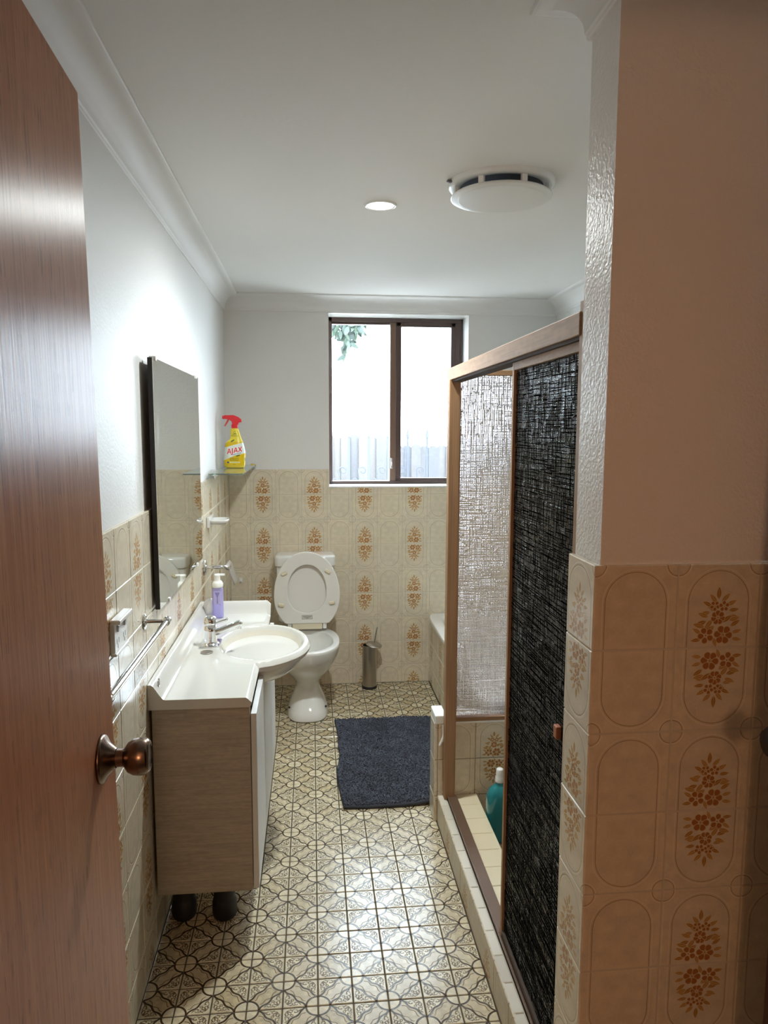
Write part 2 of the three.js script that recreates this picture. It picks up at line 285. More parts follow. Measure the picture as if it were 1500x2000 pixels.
// right wall over the bath and the shower, then the nib wall, the entry's right wall, the door wall
const wallRight = structure('wall_right'); obj('plaster', mbox(1.93, 2.06, 0, CEIL + 0.05, -0.1, 3.0), paint, wallRight);
obj('lining', box(1.918, 1.93, 0, 1.5, -0.005, 2.99), std([0.95, 0.94, 0.92], 0.25, { map: withRepeat(tilePlainMap, 12, 10) }), wallRight);
const NX = 0.948, NZ0 = 2.99, NZ1 = 3.119, NTOP = 1.3205;
const nib = structure('wall_front');
obj('plaster', mbox(NX + 0.012, 2.06, 0, CEIL + 0.05, NZ0 + 0.004, NZ1 - 0.007), std([0.84, 0.835, 0.81], 0.42, { bumpMap: withRepeat(paintBump, 3.2), bumpScale: 0.0012 }), nib);
obj('grout', [box(NX + 0.0012, 1.36, 0, NTOP - 0.002, NZ0 + 0.008, NZ1 - 0.0012)], grout, nib);
{
  const rows = courses(NTOP), cols = [0, 1, 2].map((i) => [i * TILE, (i + 1) * TILE, i * TILE, i % 2 === 1]);
  layTiles(nib, [NX, 0, NZ1], [1, 0, 0], [0, 1, 0], cols, rows, noClip);
  layTiles(nib, [NX, 0, NZ0], [0, 0, 1], [0, 1, 0], [[0, NZ1 - NZ0, -0.012, true]], rows, noClip);   // side face, looking into the room
}
const wallEntry = structure('wall_entry_right'); obj('plaster', mbox(1.34, 1.46, 0, CEIL + 0.05, NZ1, 3.96), paint, wallEntry);
const DOOR_Z = 3.96, JX0 = 0.15, JX1 = 1.0;
const wallDoor = structure('wall_entry');
obj('plaster', [mbox(-0.2, JX0, 0, CEIL + 0.05, DOOR_Z, DOOR_Z + 0.11), mbox(JX1, 1.46, 0, CEIL + 0.05, DOOR_Z, DOOR_Z + 0.11), mbox(JX0, JX1, 2.05, CEIL + 0.05, DOOR_Z, DOOR_Z + 0.11)], paint, wallDoor);
const doorFrame = structure('trim_2');
obj('jamb', grainBox(JX0 - 0.03, JX0, 0, 2.08, DOOR_Z - 0.02, DOOR_Z + 0.13), darkWood, doorFrame); obj('jamb', grainBox(JX1, JX1 + 0.03, 0, 2.08, DOOR_Z - 0.02, DOOR_Z + 0.13), darkWood, doorFrame); obj('head', grainBox(JX0 - 0.03, JX1 + 0.03, 2.05, 2.08, DOOR_Z - 0.02, DOOR_Z + 0.13, 'x'), darkWood, doorFrame);
// the unlit hall in which the camera stands
const hallPaint = std([0.5, 0.42, 0.34], 0.8);
const hall = structure('wall_hall'); obj('plaster', [mbox(-0.7, -0.6, 0, CEIL, DOOR_Z + 0.1, 5.6), mbox(1.8, 1.9, 0, CEIL, DOOR_Z + 0.1, 5.6), mbox(-0.7, 1.9, 0, CEIL, 5.6, 5.7), mbox(-0.7, -0.2, 0, CEIL, DOOR_Z, DOOR_Z + 0.11), mbox(1.46, 1.9, 0, CEIL, DOOR_Z, DOOR_Z + 0.11)], hallPaint, hall);
{
  const hl = thing('hall_lamp', 'dim amber globe lamp on the hall end wall behind the viewer', 'lamp', [0.47, 1.75, 5.465]);
  obj('globe', new THREE.SphereGeometry(0.11, 28, 18), std([0.8, 0.6, 0.4], 0.5, { emissive: lin(1, 0.5, 0.25), emissiveIntensity: 1.5 }), hl); obj('fitting', cyl(0.06, 0.06, 0.034).rotateX(Math.PI / 2).translate(0, 0, 0.117), white, hl);
  const p = new THREE.PointLight(lin(1, 0.53, 0.28), 1.5, 0, 2); p.position.set(0.47, 1.75, 5.465); p.castShadow = true; p.shadow.radius = 5; scene.add(p);
}
const ceiling = structure('ceiling'); obj('plasterboard', mbox(-0.75, 2.1, CEIL, CEIL + 0.1, -0.2, 5.75), ceilingPaint, ceiling);

// cornice: one coved moulding mitred round the room
{
  const prof = [[0, -0.087], [0.006, -0.087], [0.008, -0.083], [0.008, -0.078]];
  for (let k = 0; k <= 10; k++) { const t = k / 10 * Math.PI / 2; prof.push([0.011 + 0.066 * (1 - Math.cos(t)), -0.074 + 0.063 * Math.sin(t)]); }
  prof.push([0.080, -0.010], [0.085, -0.008], [0.087, -0.006], [0.087, 0]);
  const loop = [[PL - 0.002, 3.96], [PL - 0.012, PL], [1.93, PL], [1.93, NZ0 + 0.004], [NX + 0.012, NZ0 + 0.004], [NX + 0.012, NZ1 - 0.007]];
  const pos = [], n = loop.length;
  const off = loop.map((p, i) => {
    const a = loop[i ? i - 1 : 0], b = loop[i < n - 1 ? i + 1 : i]; let d0 = [p[0] - a[0], p[1] - a[1]], d1 = [b[0] - p[0], b[1] - p[1]], L0, L1; if (i === 0) d0 = d1; if (i === n - 1) d1 = d0; L0 = Math.hypot(...d0); L1 = Math.hypot(...d1);
    const n0 = [-d0[1] / L0, d0[0] / L0], n1 = [-d1[1] / L1, d1[0] / L1], s = [n0[0] + n1[0], n0[1] + n1[1]], k = 2 / (s[0] * s[0] + s[1] * s[1]); return [s[0] * k, s[1] * k];
  });
  const at = (i, [d, y]) => [loop[i][0] + off[i][0] * d, CEIL + y, loop[i][1] + off[i][1] * d];
  for (let i = 0; i < n - 1; i++) { const j = i + 1; for (let k = 0; k < prof.length - 1; k++) { const a = at(i, prof[k]), b = at(j, prof[k]), c = at(j, prof[k + 1]), d = at(i, prof[k + 1]); for (const p of [a, c, b, a, d, c]) pos.push(...p); } }
  const g = new THREE.BufferGeometry(); g.setAttribute('position', new THREE.Float32BufferAttribute(pos, 3)); g.setAttribute('uv', new THREE.Float32BufferAttribute(new Float32Array(pos.length / 3 * 2), 2)); g.computeVertexNormals();
  const t = obj('trim_1', toCreasedNormals(g, 0.35), std([0.82, 0.82, 0.81], 0.6), null); t.userData.kind = 'structure'; scene.add(t);
}

// floor: relief tiles on dark grout
const floor = structure('floor');
obj('grout', [box(-0.05, 2.0, -0.06, -0.0018, -0.05, 3.97)], floorGrout, floor);
obj('carpet', box(-0.7, 1.9, -0.06, -0.001, 3.97, 5.7), std([0.12, 0.09, 0.07], 0.95), floor);
{
  const P = 0.0957, t = 0.008, far = [];
  for (let k = 0; k < 41; k++) for (let i = 0; i < 14; i++) {
    let x0 = -0.002 + P * i, x1 = x0 + P; const z1 = 0.001 + P * k * 0.9985, z0 = z1 + P * 0.9985;
    const limit = z0 < 1.5 ? 1.179 : z0 < 3.1 ? 0.954 : 1.34; if (x0 > limit - 0.004) continue; const w = Math.min(x1, limit) - Math.max(x0, 0) - 0.0036, h = z0 - z1 - 0.0036; if (w < 0.01) continue;
    const odd = (i + k) % 2 !== 0;           // this tile's far left corner is the centre of a circle
    const g = slab(w, h, t, [0, 0, w / (P - 0.0036), 1], false, 0.0016);
    const hidden = z0 > 2.69 || (x1 < 0.2 && z1 > 1.3 && z0 < 2.15) || (x0 > 0.95 && z1 > 1.5);
    // turn the slab to lie flat, u along +x, v along -z (v = 1 is the far edge)
    const m = new THREE.Matrix4().makeBasis(new THREE.Vector3(1, 0, 0), new THREE.Vector3(0, 0, -1), new THREE.Vector3(0, 1, 0)); m.setPosition(Math.max(x0, 0) + 0.0018, rr(-0.0003, 0.0003), z0 - 0.0018);
    const gg = odd ? g : flippedUv(g);
    if (hidden) { const c = gg.clone(); c.applyMatrix4(m); far.push(c); continue; }
    const tile = obj(numbered('floor_tile'), gg, floorMats[Math.floor(rnd() * 3)], floor); tile.applyMatrix4(m);
    tile.rotation.x += rr(-0.003, 0.003); tile.rotation.y += rr(-0.003, 0.003);
  }
  obj('floor_tiles', far, floorMats[0], floor, { kind: 'stuff' });
}
function flippedUv(g) { if (!g.userData.flip) { const c = g.clone(); c.userData = {}; const u = c.attributes.uv; for (let i = 0; i < u.count; i++) u.setX(i, 1 - u.getX(i)); g.userData.flip = c; } return g.userData.flip; }

// ------------------------------------------------------------------ window
{
  const w = structure('window_1');
  obj('window_reveal', [box(WX0 - 0.004, WX0 + 0.002, WY0, WY1, -0.25, PL + 0.002), box(WX1 - 0.002, WX1 + 0.004, WY0, WY1, -0.25, PL + 0.002), box(WX0, WX1, WY1 - 0.002, WY1 + 0.004, -0.25, PL + 0.002)], white, w);
  obj('window_sill', rbox(WX0 - 0.002, WX1 + 0.002, WY0 - 0.006, WY0 + 0.004, -0.25, 0.003, 0.003), white, w);
  const x0 = WX0 + 0.004, x1 = WX1 - 0.004, y0 = WY0 + 0.004, y1 = WY1 - 0.002;
  obj('window_frame', [rbox(x0, x0 + 0.022, y0, y1, -0.235, -0.165, 0.002), rbox(1.344, x1, y0, y1, -0.235, -0.172, 0.002), rbox(x1 - 0.014, x1, y0, y1, -0.18, -0.165, 0.002), rbox(x0, x1, y1 - 0.024, y1, -0.235, -0.165, 0.002), rbox(x0, x1, y0, y0 + 0.018, -0.235, -0.165, 0.002), box(x0, 0.96, y1 - 0.037, y1 - 0.02, -0.23, -0.19)], windowBronze, w);
  obj('mullion', rbox(0.951, 0.990, y0 + 0.01, y1 - 0.02, -0.22, -0.176, 0.002), std([0.16, 0.10, 0.07], 0.4, { metalness: 0.3 }), w);
  const s = obj('sliding_sash', [rbox(0.986, 1.019, y0 + 0.012, y1 - 0.012, -0.2, -0.168, 0.003), rbox(1.325, 1.352, y0 + 0.012, y1 - 0.012, -0.2, -0.168, 0.003), rbox(0.986, 1.352, y1 - 0.049, y1 - 0.012, -0.2, -0.168, 0.003), rbox(0.986, 1.352, y0 + 0.006, y0 + 0.036, -0.2, -0.168, 0.003)], windowBronze, w);
  obj('pane', box(1.01, 1.335, y0 + 0.03, y1 - 0.04, -0.186, -0.183), clearPane, s);
  obj('pane', box(x0 + 0.012, 0.96, y0 + 0.012, y1 - 0.03, -0.213, -0.21), clearPane, w);
  obj('flyscreen', box(1.01, 1.335, y0 + 0.03, y1 - 0.04, -0.229, -0.228), std([0.30, 0.34, 0.42], 0.9, { transparent: true, opacity: 0.22 }), w, { label: 'fine flyscreen mesh outside the right sash' });
  obj('latch', [rbox(0.956, 0.968, 1.305, 1.37, -0.178, -0.162, 0.003), rbox(0.958, 0.965, 1.325, 1.345, -0.164, -0.15, 0.003)], chrome, w, { label: 'small chrome window latch' });
}
// ------------------------------------------------------------------ outside
{
  const g = structure('ground_outside'); obj('paving', box(-8, 10, -0.5, -0.4, -14, -0.2), std([0.35, 0.33, 0.30], 0.9), g);
  const f = thing('paling_fence', 'weathered timber paling fence outside the bathroom window, lower to the right', 'fence', [0, -0.4, -2.55]);
  const pm = [[0.062, 0.057, 0.055], [0.054, 0.052, 0.055], [0.072, 0.065, 0.058]].map((c) => std(c, 0.85));
  for (let i = 0; i < 34; i++) { const x = -0.5 + i * 0.083, top = 1.485 + 0.4 - (x > 1.2 ? 0.085 : 0) + rr(-0.012, 0.012), w = rr(0.082, 0.092); obj(numbered('paling'), extrude([[0, 0], [w, 0], [w, top - 0.02], [w * 0.75, top], [w * 0.25, top], [0, top - 0.02]], 0.014, 0.0015)  .translate(x, 0, (i % 2) * 0.017 + rr(-0.002, 0.002)), pm[i % 3], f); }
  obj('rail', box(-0.5, 2.4, 0.5, 0.57, -0.045, -0.012), pm[1], f); obj('rail', box(-0.5, 2.4, 1.5, 1.57, -0.045, -0.012), pm[1], f);
  const r = thing('metal_railing', 'spear-topped metal railing with scrolls in front of the paling fence', 'railing', [0, -0.4, -2.35]);
  const rm = std([0.026, 0.032, 0.043], 0.6);
  for (let i = 0; i < 9; i++) { const x = 0.09 + i * 0.18; obj(numbered('bar'), [box(x - 0.009, x + 0.009, 0, 1.88, -0.009, 0.009), new THREE.ConeGeometry(0.02, 0.09, 8).translate(x, 1.92, 0)], rm, r); }
  obj('bottom_rail', box(-0.1, 1.7, 1.36, 1.385, -0.01, 0.01), rm, r);
  for (let i = 0; i < 8; i++) { const x = 0.18 + i * 0.18, pts = []; for (let k = 0; k <= 40; k++) { const t = k / 40 * 9 - 4.5, q = Math.abs(t) / 4.5, rad = 0.012 + 0.03 * (1 - q); pts.push([x + Math.sign(t) * (0.034 - rad * Math.cos(t * 1.4)), 1.52 + Math.sign(t) * 0.045 + rad * Math.sin(t * 1.4), 0]); } obj(numbered('scroll'), tube(pts, 0.006, 60, 6), rm, r); }
  const b = thing('tree_branch', 'green leafy branch hanging into the top left of the window view', 'branch', [0.50, 2.42, -1.25]);
  const bark = std([0.05, 0.04, 0.03], 0.8);
  obj('twig', [tube([[-0.15, 0.1, 0], [0.05, 0.02, 0.02], [0.2, -0.06, 0], [0.26, -0.2, 0.02]], 0.006), tube([[0.05, 0.02, 0.02], [0.2, 0.02, 0.05], [0.36, -0.06, 0.04]], 0.004)], bark, b);
  obj('trunk', tube([[-0.9, -2.82, -0.2], [-0.86, -1.5, -0.15], [-0.8, -0.3, -0.1], [-0.6, 0.3, -0.05], [-0.15, 0.1, 0]], 0.05, 40, 10), bark, b);
  const lm = [[0.006, 0.019, 0.010], [0.004, 0.013, 0.008], [0.011, 0.028, 0.012]].map((c) => std(c, 0.6));
  const lg = (() => { const s = new THREE.Shape(); s.moveTo(0, 0); s.quadraticCurveTo(0.036, 0.03, 0, 0.085); s.quadraticCurveTo(-0.036, 0.03, 0, 0); const g2 = new THREE.ShapeGeometry(s, 6), p = g2.attributes.position; for (let i = 0; i < p.count; i++) p.setZ(i, -Math.abs(p.getX(i)) * 0.5 - p.getY(i) ** 2 * 2); g2.computeVertexNormals(); return g2; })();
  for (let i = 0; i < 290; i++) {
    const t = rnd(), s = rnd(), x = 0.06 + 0.34 * t, y = 0.05 - s * (0.40 - 0.75 * Math.abs(t - 0.52)) + 0.02;
    const l = obj(numbered('leaf'), lg, lm[i % 3], b); l.position.set(x, y, rr(-0.12, 0.12)); l.rotation.set(rr(-0.8, 0.8), rr(-1, 1), Math.PI + rr(-1.1, 1.1)); l.scale.setScalar(rr(0.65, 1.1));
  }
}
// ------------------------------------------------------------------ bathroom door and the dark door at the right
{
  const d = thing('door', 'open reddish-brown veneered timber door at the left with a round bronze knob', 'door', [0.165, 0, 3.13]);
  d.userData.kind = 'structure'; d.name = 'door_1'; d.rotation.y = 0.044; d.rotation.z = 0.0135;
  obj('leaf', grainBox(-0.036, 0, 0.012, 2.035, 0, 0.82, 'y', 1.1), doorWood, d);
  const k = new THREE.Group(); k.name = 'door_knob'; d.add(k); k.position.set(0, 1.057, 0.085); k.rotation.z = -Math.PI / 2;
  obj('rose', lathe([[0, 0], [0.036, 0], [0.036, 0.003], [0.034, 0.006], [0.026, 0.010], [0.018, 0.018], [0.0145, 0.022]]), brass, k);
  obj('knob', lathe([[0.0135, 0.014], [0.013, 0.032], [0.016, 0.035], [0.022, 0.039], [0.0265, 0.047], [0.0278, 0.056], [0.026, 0.066], [0.022, 0.0705], [0.017, 0.0715], [0.0165, 0.070], [0, 0.070]]), brass, k);
  const e = structure('door_2'); e.position.set(1.198, 0, 3.27);
  obj('leaf', grainBox(0, 0.036, 0.012, 2.035, 0, 0.66, 'y', 1.1), darkWood, e);
  const q = new THREE.Group(); q.name = 'door_knob'; e.add(q); q.position.set(0, 1.092, 0.06); q.rotation.z = Math.PI / 2;
  obj('rose', lathe([[0, 0], [0.034, 0], [0.034, 0.003], [0.022, 0.010], [0.012, 0.016]]), black, q);
  obj('knob', lathe([[0.0115, 0.012], [0.0115, 0.028], [0.020, 0.034], [0.025, 0.045], [0.025, 0.054], [0.020, 0.063], [0, 0.065]]), black, q);
}
// ------------------------------------------------------------------ ceiling fittings
{
  const L = [0.711, CEIL, 1.732];
  const t = thing('ceiling_downlight', 'small round recessed downlight glowing warm white in the ceiling', 'light', L);
  obj('trim_ring', lathe([[0.044, 0.004], [0.045, -0.004], [0.050, -0.005], [0.056, -0.0025], [0.057, 0]]), white, t);
  obj('light_diffuser', cyl(0.0445, 0.0445, 0.003, 40).translate(0, -0.002, 0), std([0.9, 0.9, 0.88], 0.6, { emissive: lin(1, 0.95, 0.86), emissiveIntensity: 5 }), t);
  const s = new THREE.SpotLight(lin(...LAMP_COLOR), LAMP, 0, 1.56, 1, 2); s.position.set(L[0], CEIL - 0.016, L[2]); s.target.position.set(L[0], 0, L[2]); s.castShadow = true; s.shadow.radius = 2.0; s.shadow.mapSize.set(1024, 1024); scene.add(s, s.target);
  const f = thing('exhaust_fan', 'round white ceiling exhaust fan with a flat disc cover right of the downlight', 'fan', [1.064, CEIL, 1.985]);
  obj('base_ring', lathe([[0.128, 0], [0.128, -0.012], [0.152, -0.016], [0.163, -0.010], [0.166, 0]], 72), white, f);
  obj('fan_opening', cyl(0.13, 0.13, 0.004, 48).translate(0, -0.005, 0), black, f);
  obj('cover_disc', lathe([[0, -0.034], [0.128, -0.034], [0.150, -0.036], [0.156, -0.040], [0.156, -0.043], [0.150, -0.0445], [0.136, -0.046], [0.133, -0.0455], [0.131, -0.047], [0, -0.047]], 72), std([0.82, 0.83, 0.82], 0.35), f);
  for (let k = 0; k < 7; k++) { const a = k / 7 * 2 * Math.PI + 1.35, p = obj(numbered('spacer'), rbox(0.136, 0.148, -0.038, -0.010, -0.009, 0.009, 0.002), white, f); p.rotation.y = a; }
  obj('release_tab', rbox(-0.178, -0.160, -0.010, -0.003, -0.006, 0.006, 0.002), std([0.1, 0.1, 0.1], 0.6), f).rotation.y = 0.15;
}
// ------------------------------------------------------------------ mirror, shelf and fittings on the left wall
{
  const sm = noiseField(20, 3, 51), sn = noiseField(90, 12, 52);
  const smear = dataTex(512, 512, (u, v) => { const s = u + 0.12 * Math.sin(v * 3.1), k = Math.max(0, sm(s, v) * 0.75 + sn(s, v) * 0.25 - 0.52) * 2.2, e = Math.sin(Math.PI * Math.min(1, Math.max(0, v))); return 0.10 + 0.55 * k * e * (0.3 + 0.7 * sm(u * 0.5, v * 0.4)); });
  const m = thing('wall_mirror', 'frameless rectangular wall mirror hung above the vanity on clips', 'mirror', [0.001, 0, 1.685]);
  const w = 0.875, y0 = 1.012, y1 = 1.752;
  obj('backing', box(0.002, 0.0157, y0 + 0.001, y1 - 0.001, -w / 2 + 0.0002, w / 2 - 0.0002), black, m);

  const mm = std([0.80, 0.84, 0.80], 0.22, { metalness: 1, roughnessMap: smear });
  obj('mirror_glass', [box(0.0157, 0.0165, y0, y1, -w / 2, w / 2)], mm, m);
  for (const [y, z] of [[y1, 0.40], [y1, -0.38], [y0, 0.30], [y0, -0.30]]) obj(numbered('clip'), rbox(0.0, 0.0205, y - 0.008, y + 0.006, z - 0.009, z + 0.009, 0.003), white, m);
  m.rotation.y = 0.0054;
}
{
  const s = thing('glass_shelf', 'clear glass corner shelf on clips holding the spray bottle', 'shelf', [0, 1.334, 0]);
  const S = new THREE.Shape(); S.moveTo(-0.012, 0.004); S.lineTo(0.146, 0.004); S.lineTo(0.150, 0.86); S.lineTo(-0.008, 0.86);
  obj('glass_plate', new THREE.ExtrudeGeometry(S, { depth: 0.006, bevelEnabled: false }).rotateX(Math.PI / 2).translate(0, 0.006, 0), std([0.80, 0.93, 0.90], 0.04, { transmission: 0.85, thickness: 0.006, ior: 1.5, attenuationColor: lin(0.5, 0.85, 0.75), attenuationDistance: 0.15 }), s);
  obj('clip', [rbox(-0.016, 0.014, -0.016, 0.018, 0.70, 0.725, 0.004), cyl(0.008, 0.008, 0.02, 16).translate(-0.004, -0.018, 0.712)], chrome, s);
  obj('clip', [rbox(0.115, 0.15, -0.006, 0.014, -0.012, 0.02, 0.004)], chrome, s);
}
{ // spray bottle with its printed label
  const t = thing('spray_bottle', 'yellow cleaning spray bottle with a red trigger top standing on the glass shelf', 'bottle', [0.062, 1.3405, 0.37]);
  const prof = [[0, -0.040, 0.048, 0.026], [0.004, -0.050, 0.052, 0.030], [0.015, -0.054, 0.056, 0.032], [0.05, -0.054, 0.058, 0.033], [0.08, -0.051, 0.060, 0.033], [0.114, -0.047, 0.053, 0.031], [0.13, -0.044, 0.048, 0.029], [0.142, -0.033, 0.045, 0.026], [0.152, -0.020, 0.041, 0.023], [0.166, -0.017, 0.036, 0.020], [0.2, -0.016, 0.026, 0.016], [0.209, -0.013, 0.022, 0.015]];
  const rings = (g) => prof.map(([y, a, b, d]) => ring((a + b) / 2, y, 0, (b - a) / 2 + g, d + g, 2.6, 48));
  const uv = (p) => [(p[0] + 0.06) / 0.125, p[1] / 0.21];
  obj('bottle', loft(rings(0), { cap0: true, cap1: true, uv }), std([0.80, 0.60, 0.06], 0.2, { clearcoat: 0.4 }), t);
  const label = canvasTex(512, 860, (x, w, h) => {
    x.fillStyle = '#e0bd10'; x.fillRect(0, 0, w, h); 
    x.fillStyle = '#e8d33a'; x.fillRect(0, 0, w, h * 0.34);
    x.fillStyle = '#e9efe6'; x.beginPath(); x.moveTo(0, h * 0.50); x.lineTo(w, h * 0.34); x.lineTo(w, h * 0.62); x.lineTo(w * 0.55, h * 0.68); x.lineTo(0, h * 0.82); x.fill();
    x.save(); x.translate(w * 0.52, h * 0.555); x.rotate(-0.17); x.transform(1, 0, -0.18, 1, 0, 0); x.font = 'bold 150px sans-serif'; x.textAlign = 'center'; x.textBaseline = 'middle'; x.lineWidth = 16; x.strokeStyle = '#ffffff'; x.strokeText('AJAX', 0, 0, 330); x.fillStyle = '#d9281e'; x.fillText('AJAX', 0, 0, 330); x.restore();
    x.strokeStyle = '#1f3f86'; x.lineWidth = 9; x.beginPath(); x.moveTo(w * 0.42, h * 0.665); x.lineTo(w * 0.80, h * 0.615); x.stroke();
    x.fillStyle = '#3f5512'; x.strokeStyle = '#3f5512'; x.lineWidth = 8; x.beginPath(); x.arc(w * 0.54, h * 0.105, 20, 0.4, 5.6); x.stroke();
    x.font = 'bold 40px sans-serif'; x.textAlign = 'center'; x.fillText('100%', w * 0.53, h * 0.165, 120); x.font = 'bold 34px sans-serif'; x.fillText('Recycled', w * 0.53, h * 0.205, 140);
    for (const [u, v, a] of [[0.44, 0.315, -0.5], [0.66, 0.685, -0.3], [0.86, 0.27, 1.3], [0.95, 0.79, 1.4]]) { x.save(); x.translate(u * w, v * h); x.rotate(a); x.beginPath(); x.ellipse(0, 0, 46, 17, 0, 0, 7); x.fillStyle = '#5c7518'; x.fill(); x.restore(); }
    x.fillStyle = '#4c5a10'; x.font = 'bold 34px sans-serif'; x.fillText('Antibacterial', w * 0.5, h * 0.765, 190); x.fillText('Disinfectant', w * 0.5, h * 0.805, 190);
    x.fillStyle = '#1f4f9a'; x.beginPath(); x.arc(w * 0.24, h * 0.855, 20, 0, 7); x.fill(); x.fillStyle = '#f3efc8'; x.fillRect(w * 0.32, h * 0.838, w * 0.42, 26); x.fillStyle = '#55601a'; x.font = '22px sans-serif'; x.fillText('kills 99.9% of germs', w * 0.53, h * 0.861, 200); x.font = 'bold 22px sans-serif'; x.fillText('475mL', w * 0.5, h * 0.912);
  }, { repeat: false });
  const half = rings(0.0006).slice(2).map((r) => r.slice(24, 48).concat([r[0]]));   // the front half
  const pos = [], tex = [], idx = []; half.forEach((r) => r.forEach((p) => { pos.push(...p); tex.push(...uv(p)); })); const n = half[0].length;
  for (let j = 0; j < half.length - 1; j++) for (let i = 0; i < n - 1; i++) { const a = j * n + i; idx.push(a, a + 1, a + n, a + 1, a + n + 1, a + n); }
  const lg = new THREE.BufferGeometry(); lg.setAttribute('position', new THREE.Float32BufferAttribute(pos, 3)); lg.setAttribute('uv', new THREE.Float32BufferAttribute(tex, 2)); lg.setIndex(idx); lg.computeVertexNormals();
  const side = half[0].reduce((s, p) => s + p[2], 0);
  const lab = obj('label', lg, std([1, 1, 1], 0.3, { map: label, side: THREE.DoubleSide }), t, { label: 'yellow and white printed label with red lettering' });
  if (side < 0) lab.scale.z = -1;
  const red = std([0.72, 0.02, 0.03], 0.3);
  obj('collar', lathe([[0, 0.209], [0.0165, 0.209], [0.0172, 0.212], [0.0172, 0.228], [0.014, 0.231], [0, 0.231]], 28).translate(0.005, 0, 0), red, t);
  const head = obj('trigger_head', extrude([[-0.049, 0.272], [-0.044, 0.2755], [0.0, 0.2765], [0.022, 0.268], [0.038, 0.256], [0.040, 0.243], [0.026, 0.241], [0.021, 0.229], [-0.004, 0.229], [-0.008, 0.246], [-0.021, 0.256], [-0.040, 0.259], [-0.049, 0.262]], 0.020, 0.002).translate(0, 0, -0.010), red, t);
  obj('nozzle', cyl(0.008, 0.009, 0.012, 16).rotateZ(Math.PI / 2).translate(-0.052, 0.2665, 0), red, head);
  obj('trigger', extrude([[-0.030, 0.258], [-0.022, 0.257], [-0.030, 0.240], [-0.044, 0.2205], [-0.048, 0.222], [-0.038, 0.240]], 0.012, 0.001).translate(0, 0, -0.006), std([0.55, 0.05, 0.05], 0.35), head);
}
{
  const s = thing('soap_dish', 'white ceramic soap dish on the tiled wall below the glass shelf', 'soap dish', [0, 1.122, 0.88]);
  obj('dish', loft([[0.0, -0.010, 0.052, 0.016], [0.002, -0.012, 0.055, 0.018]].map(([a]) => ring(0.038, -0.012 + a, 0, 0.034, 0.05, 3)).concat([ring(0.040, -0.004, 0, 0.044, 0.060, 3), ring(0.041, 0.006, 0, 0.046, 0.063, 3), ring(0.041, 0.010, 0, 0.043, 0.060, 3), ring(0.041, 0.008, 0, 0.036, 0.052, 3), ring(0.041, 0.000, 0, 0.030, 0.045, 3)]), { cap0: true, cap1: true }), porcelain, s);
  obj('wall_plate', rbox(-0.008, 0.006, -0.026, 0.024, -0.068, 0.068, 0.004), porcelain, s);
  const h = thing('toilet_roll_holder', 'chrome toilet roll holder with a hanging cover flap on the left wall', 'holder', [0, 0.937, 1.06]);
  obj('wall_flange', lathe([[0, 0], [0.034, 0], [0.035, 0.004], [0.030, 0.009], [0.012, 0.012], [0, 0.012]], 36).rotateZ(-Math.PI / 2).translate(-0.007, 0, 0), chrome, h);
  obj('arm', tube([[0, 0, 0], [0.045, 0.0, 0], [0.078, -0.002, -0.01], [0.09, -0.012, -0.03], [0.09, -0.02, -0.14]], 0.009, 40), chrome, h);
  const S = [[0.078, 0.002], [0.086, 0.004], [0.096, -0.006], [0.122, -0.088], [0.118, -0.090], [0.093, -0.010], [0.085, -0.003]];
  obj('cover_flap', extrude(S, 0.12, 0.0006).translate(0, 0, -0.15), steel, h);
  const k = thing('adhesive_hook', 'tiny white adhesive hook stuck on a plain back wall tile', 'hook', [0.047, 0.656, 0.001]);
  obj('pad', rbox(-0.010, 0.010, -0.014, 0.014, 0, 0.003, 0.0014), white, k); obj('hook', tube([[0, 0.006, 0.003], [0, -0.002, 0.010], [0, -0.008, 0.010], [0, -0.009, 0.015]], 0.003, 16, 8), white, k);
  const r = thing('towel_rail', 'chrome towel rail on a round wall flange beside the power outlet', 'towel rail', [0, 1.008, 2.24]);
  const flange = lathe([[0, 0], [0.022, 0], [0.0225, 0.003], [0.014, 0.006], [0.0055, 0.008], [0.0055, 0.056], [0, 0.056]], 32).rotateZ(-Math.PI / 2);
  obj('bracket', flange, chrome, r); obj('bracket', flange.clone().translate(0, 0, 0.60), chrome, r);
  obj('bar', cyl(0.0085, 0.0085, 0.64, 28).rotateX(Math.PI / 2).translate(0.060, 0, 0.30), chrome, r); obj('end_cap', [lathe([[0, -0.018], [0.0105, -0.018], [0.0115, -0.014], [0.0115, 0.012], [0, 0.012]], 28).rotateX(Math.PI / 2).translate(0.06, 0, 0), lathe([[0, -0.012], [0.0115, -0.012], [0.0115, 0.014], [0, 0.018]], 28).rotateX(Math.PI / 2).translate(0.06, 0, 0.6)], chrome, r);
  const o = thing('power_outlet', 'white double power outlet with switches on the tiled wall beside the door', 'outlet', [0.0, 1.062, 2.535]);
  obj('face_plate', rbox(0, 0.012, -0.038, 0.036, -0.058, 0.058, 0.003), white, o);
  obj('hood', [rbox(0.002, 0.026, 0.032, 0.044, -0.060, 0.060, 0.004), rbox(0.002, 0.016, -0.044, -0.036, -0.060, 0.060, 0.003)], white, o);
  for (const z of [-0.03, 0.03]) { obj('switch', rbox(0.010, 0.0165, 0.010, 0.026, z - 0.006, z + 0.006, 0.002), std([0.7, 0.76, 0.85], 0.25), o); obj('socket_slot', [box(0.0118, 0.0124, -0.018, -0.006, z - 0.009, z - 0.007), box(0.0118, 0.0124, -0.018, -0.006, z + 0.007, z + 0.009), box(0.0118, 0.0124, -0.030, -0.020, z - 0.001, z + 0.001)], black, o); }
}
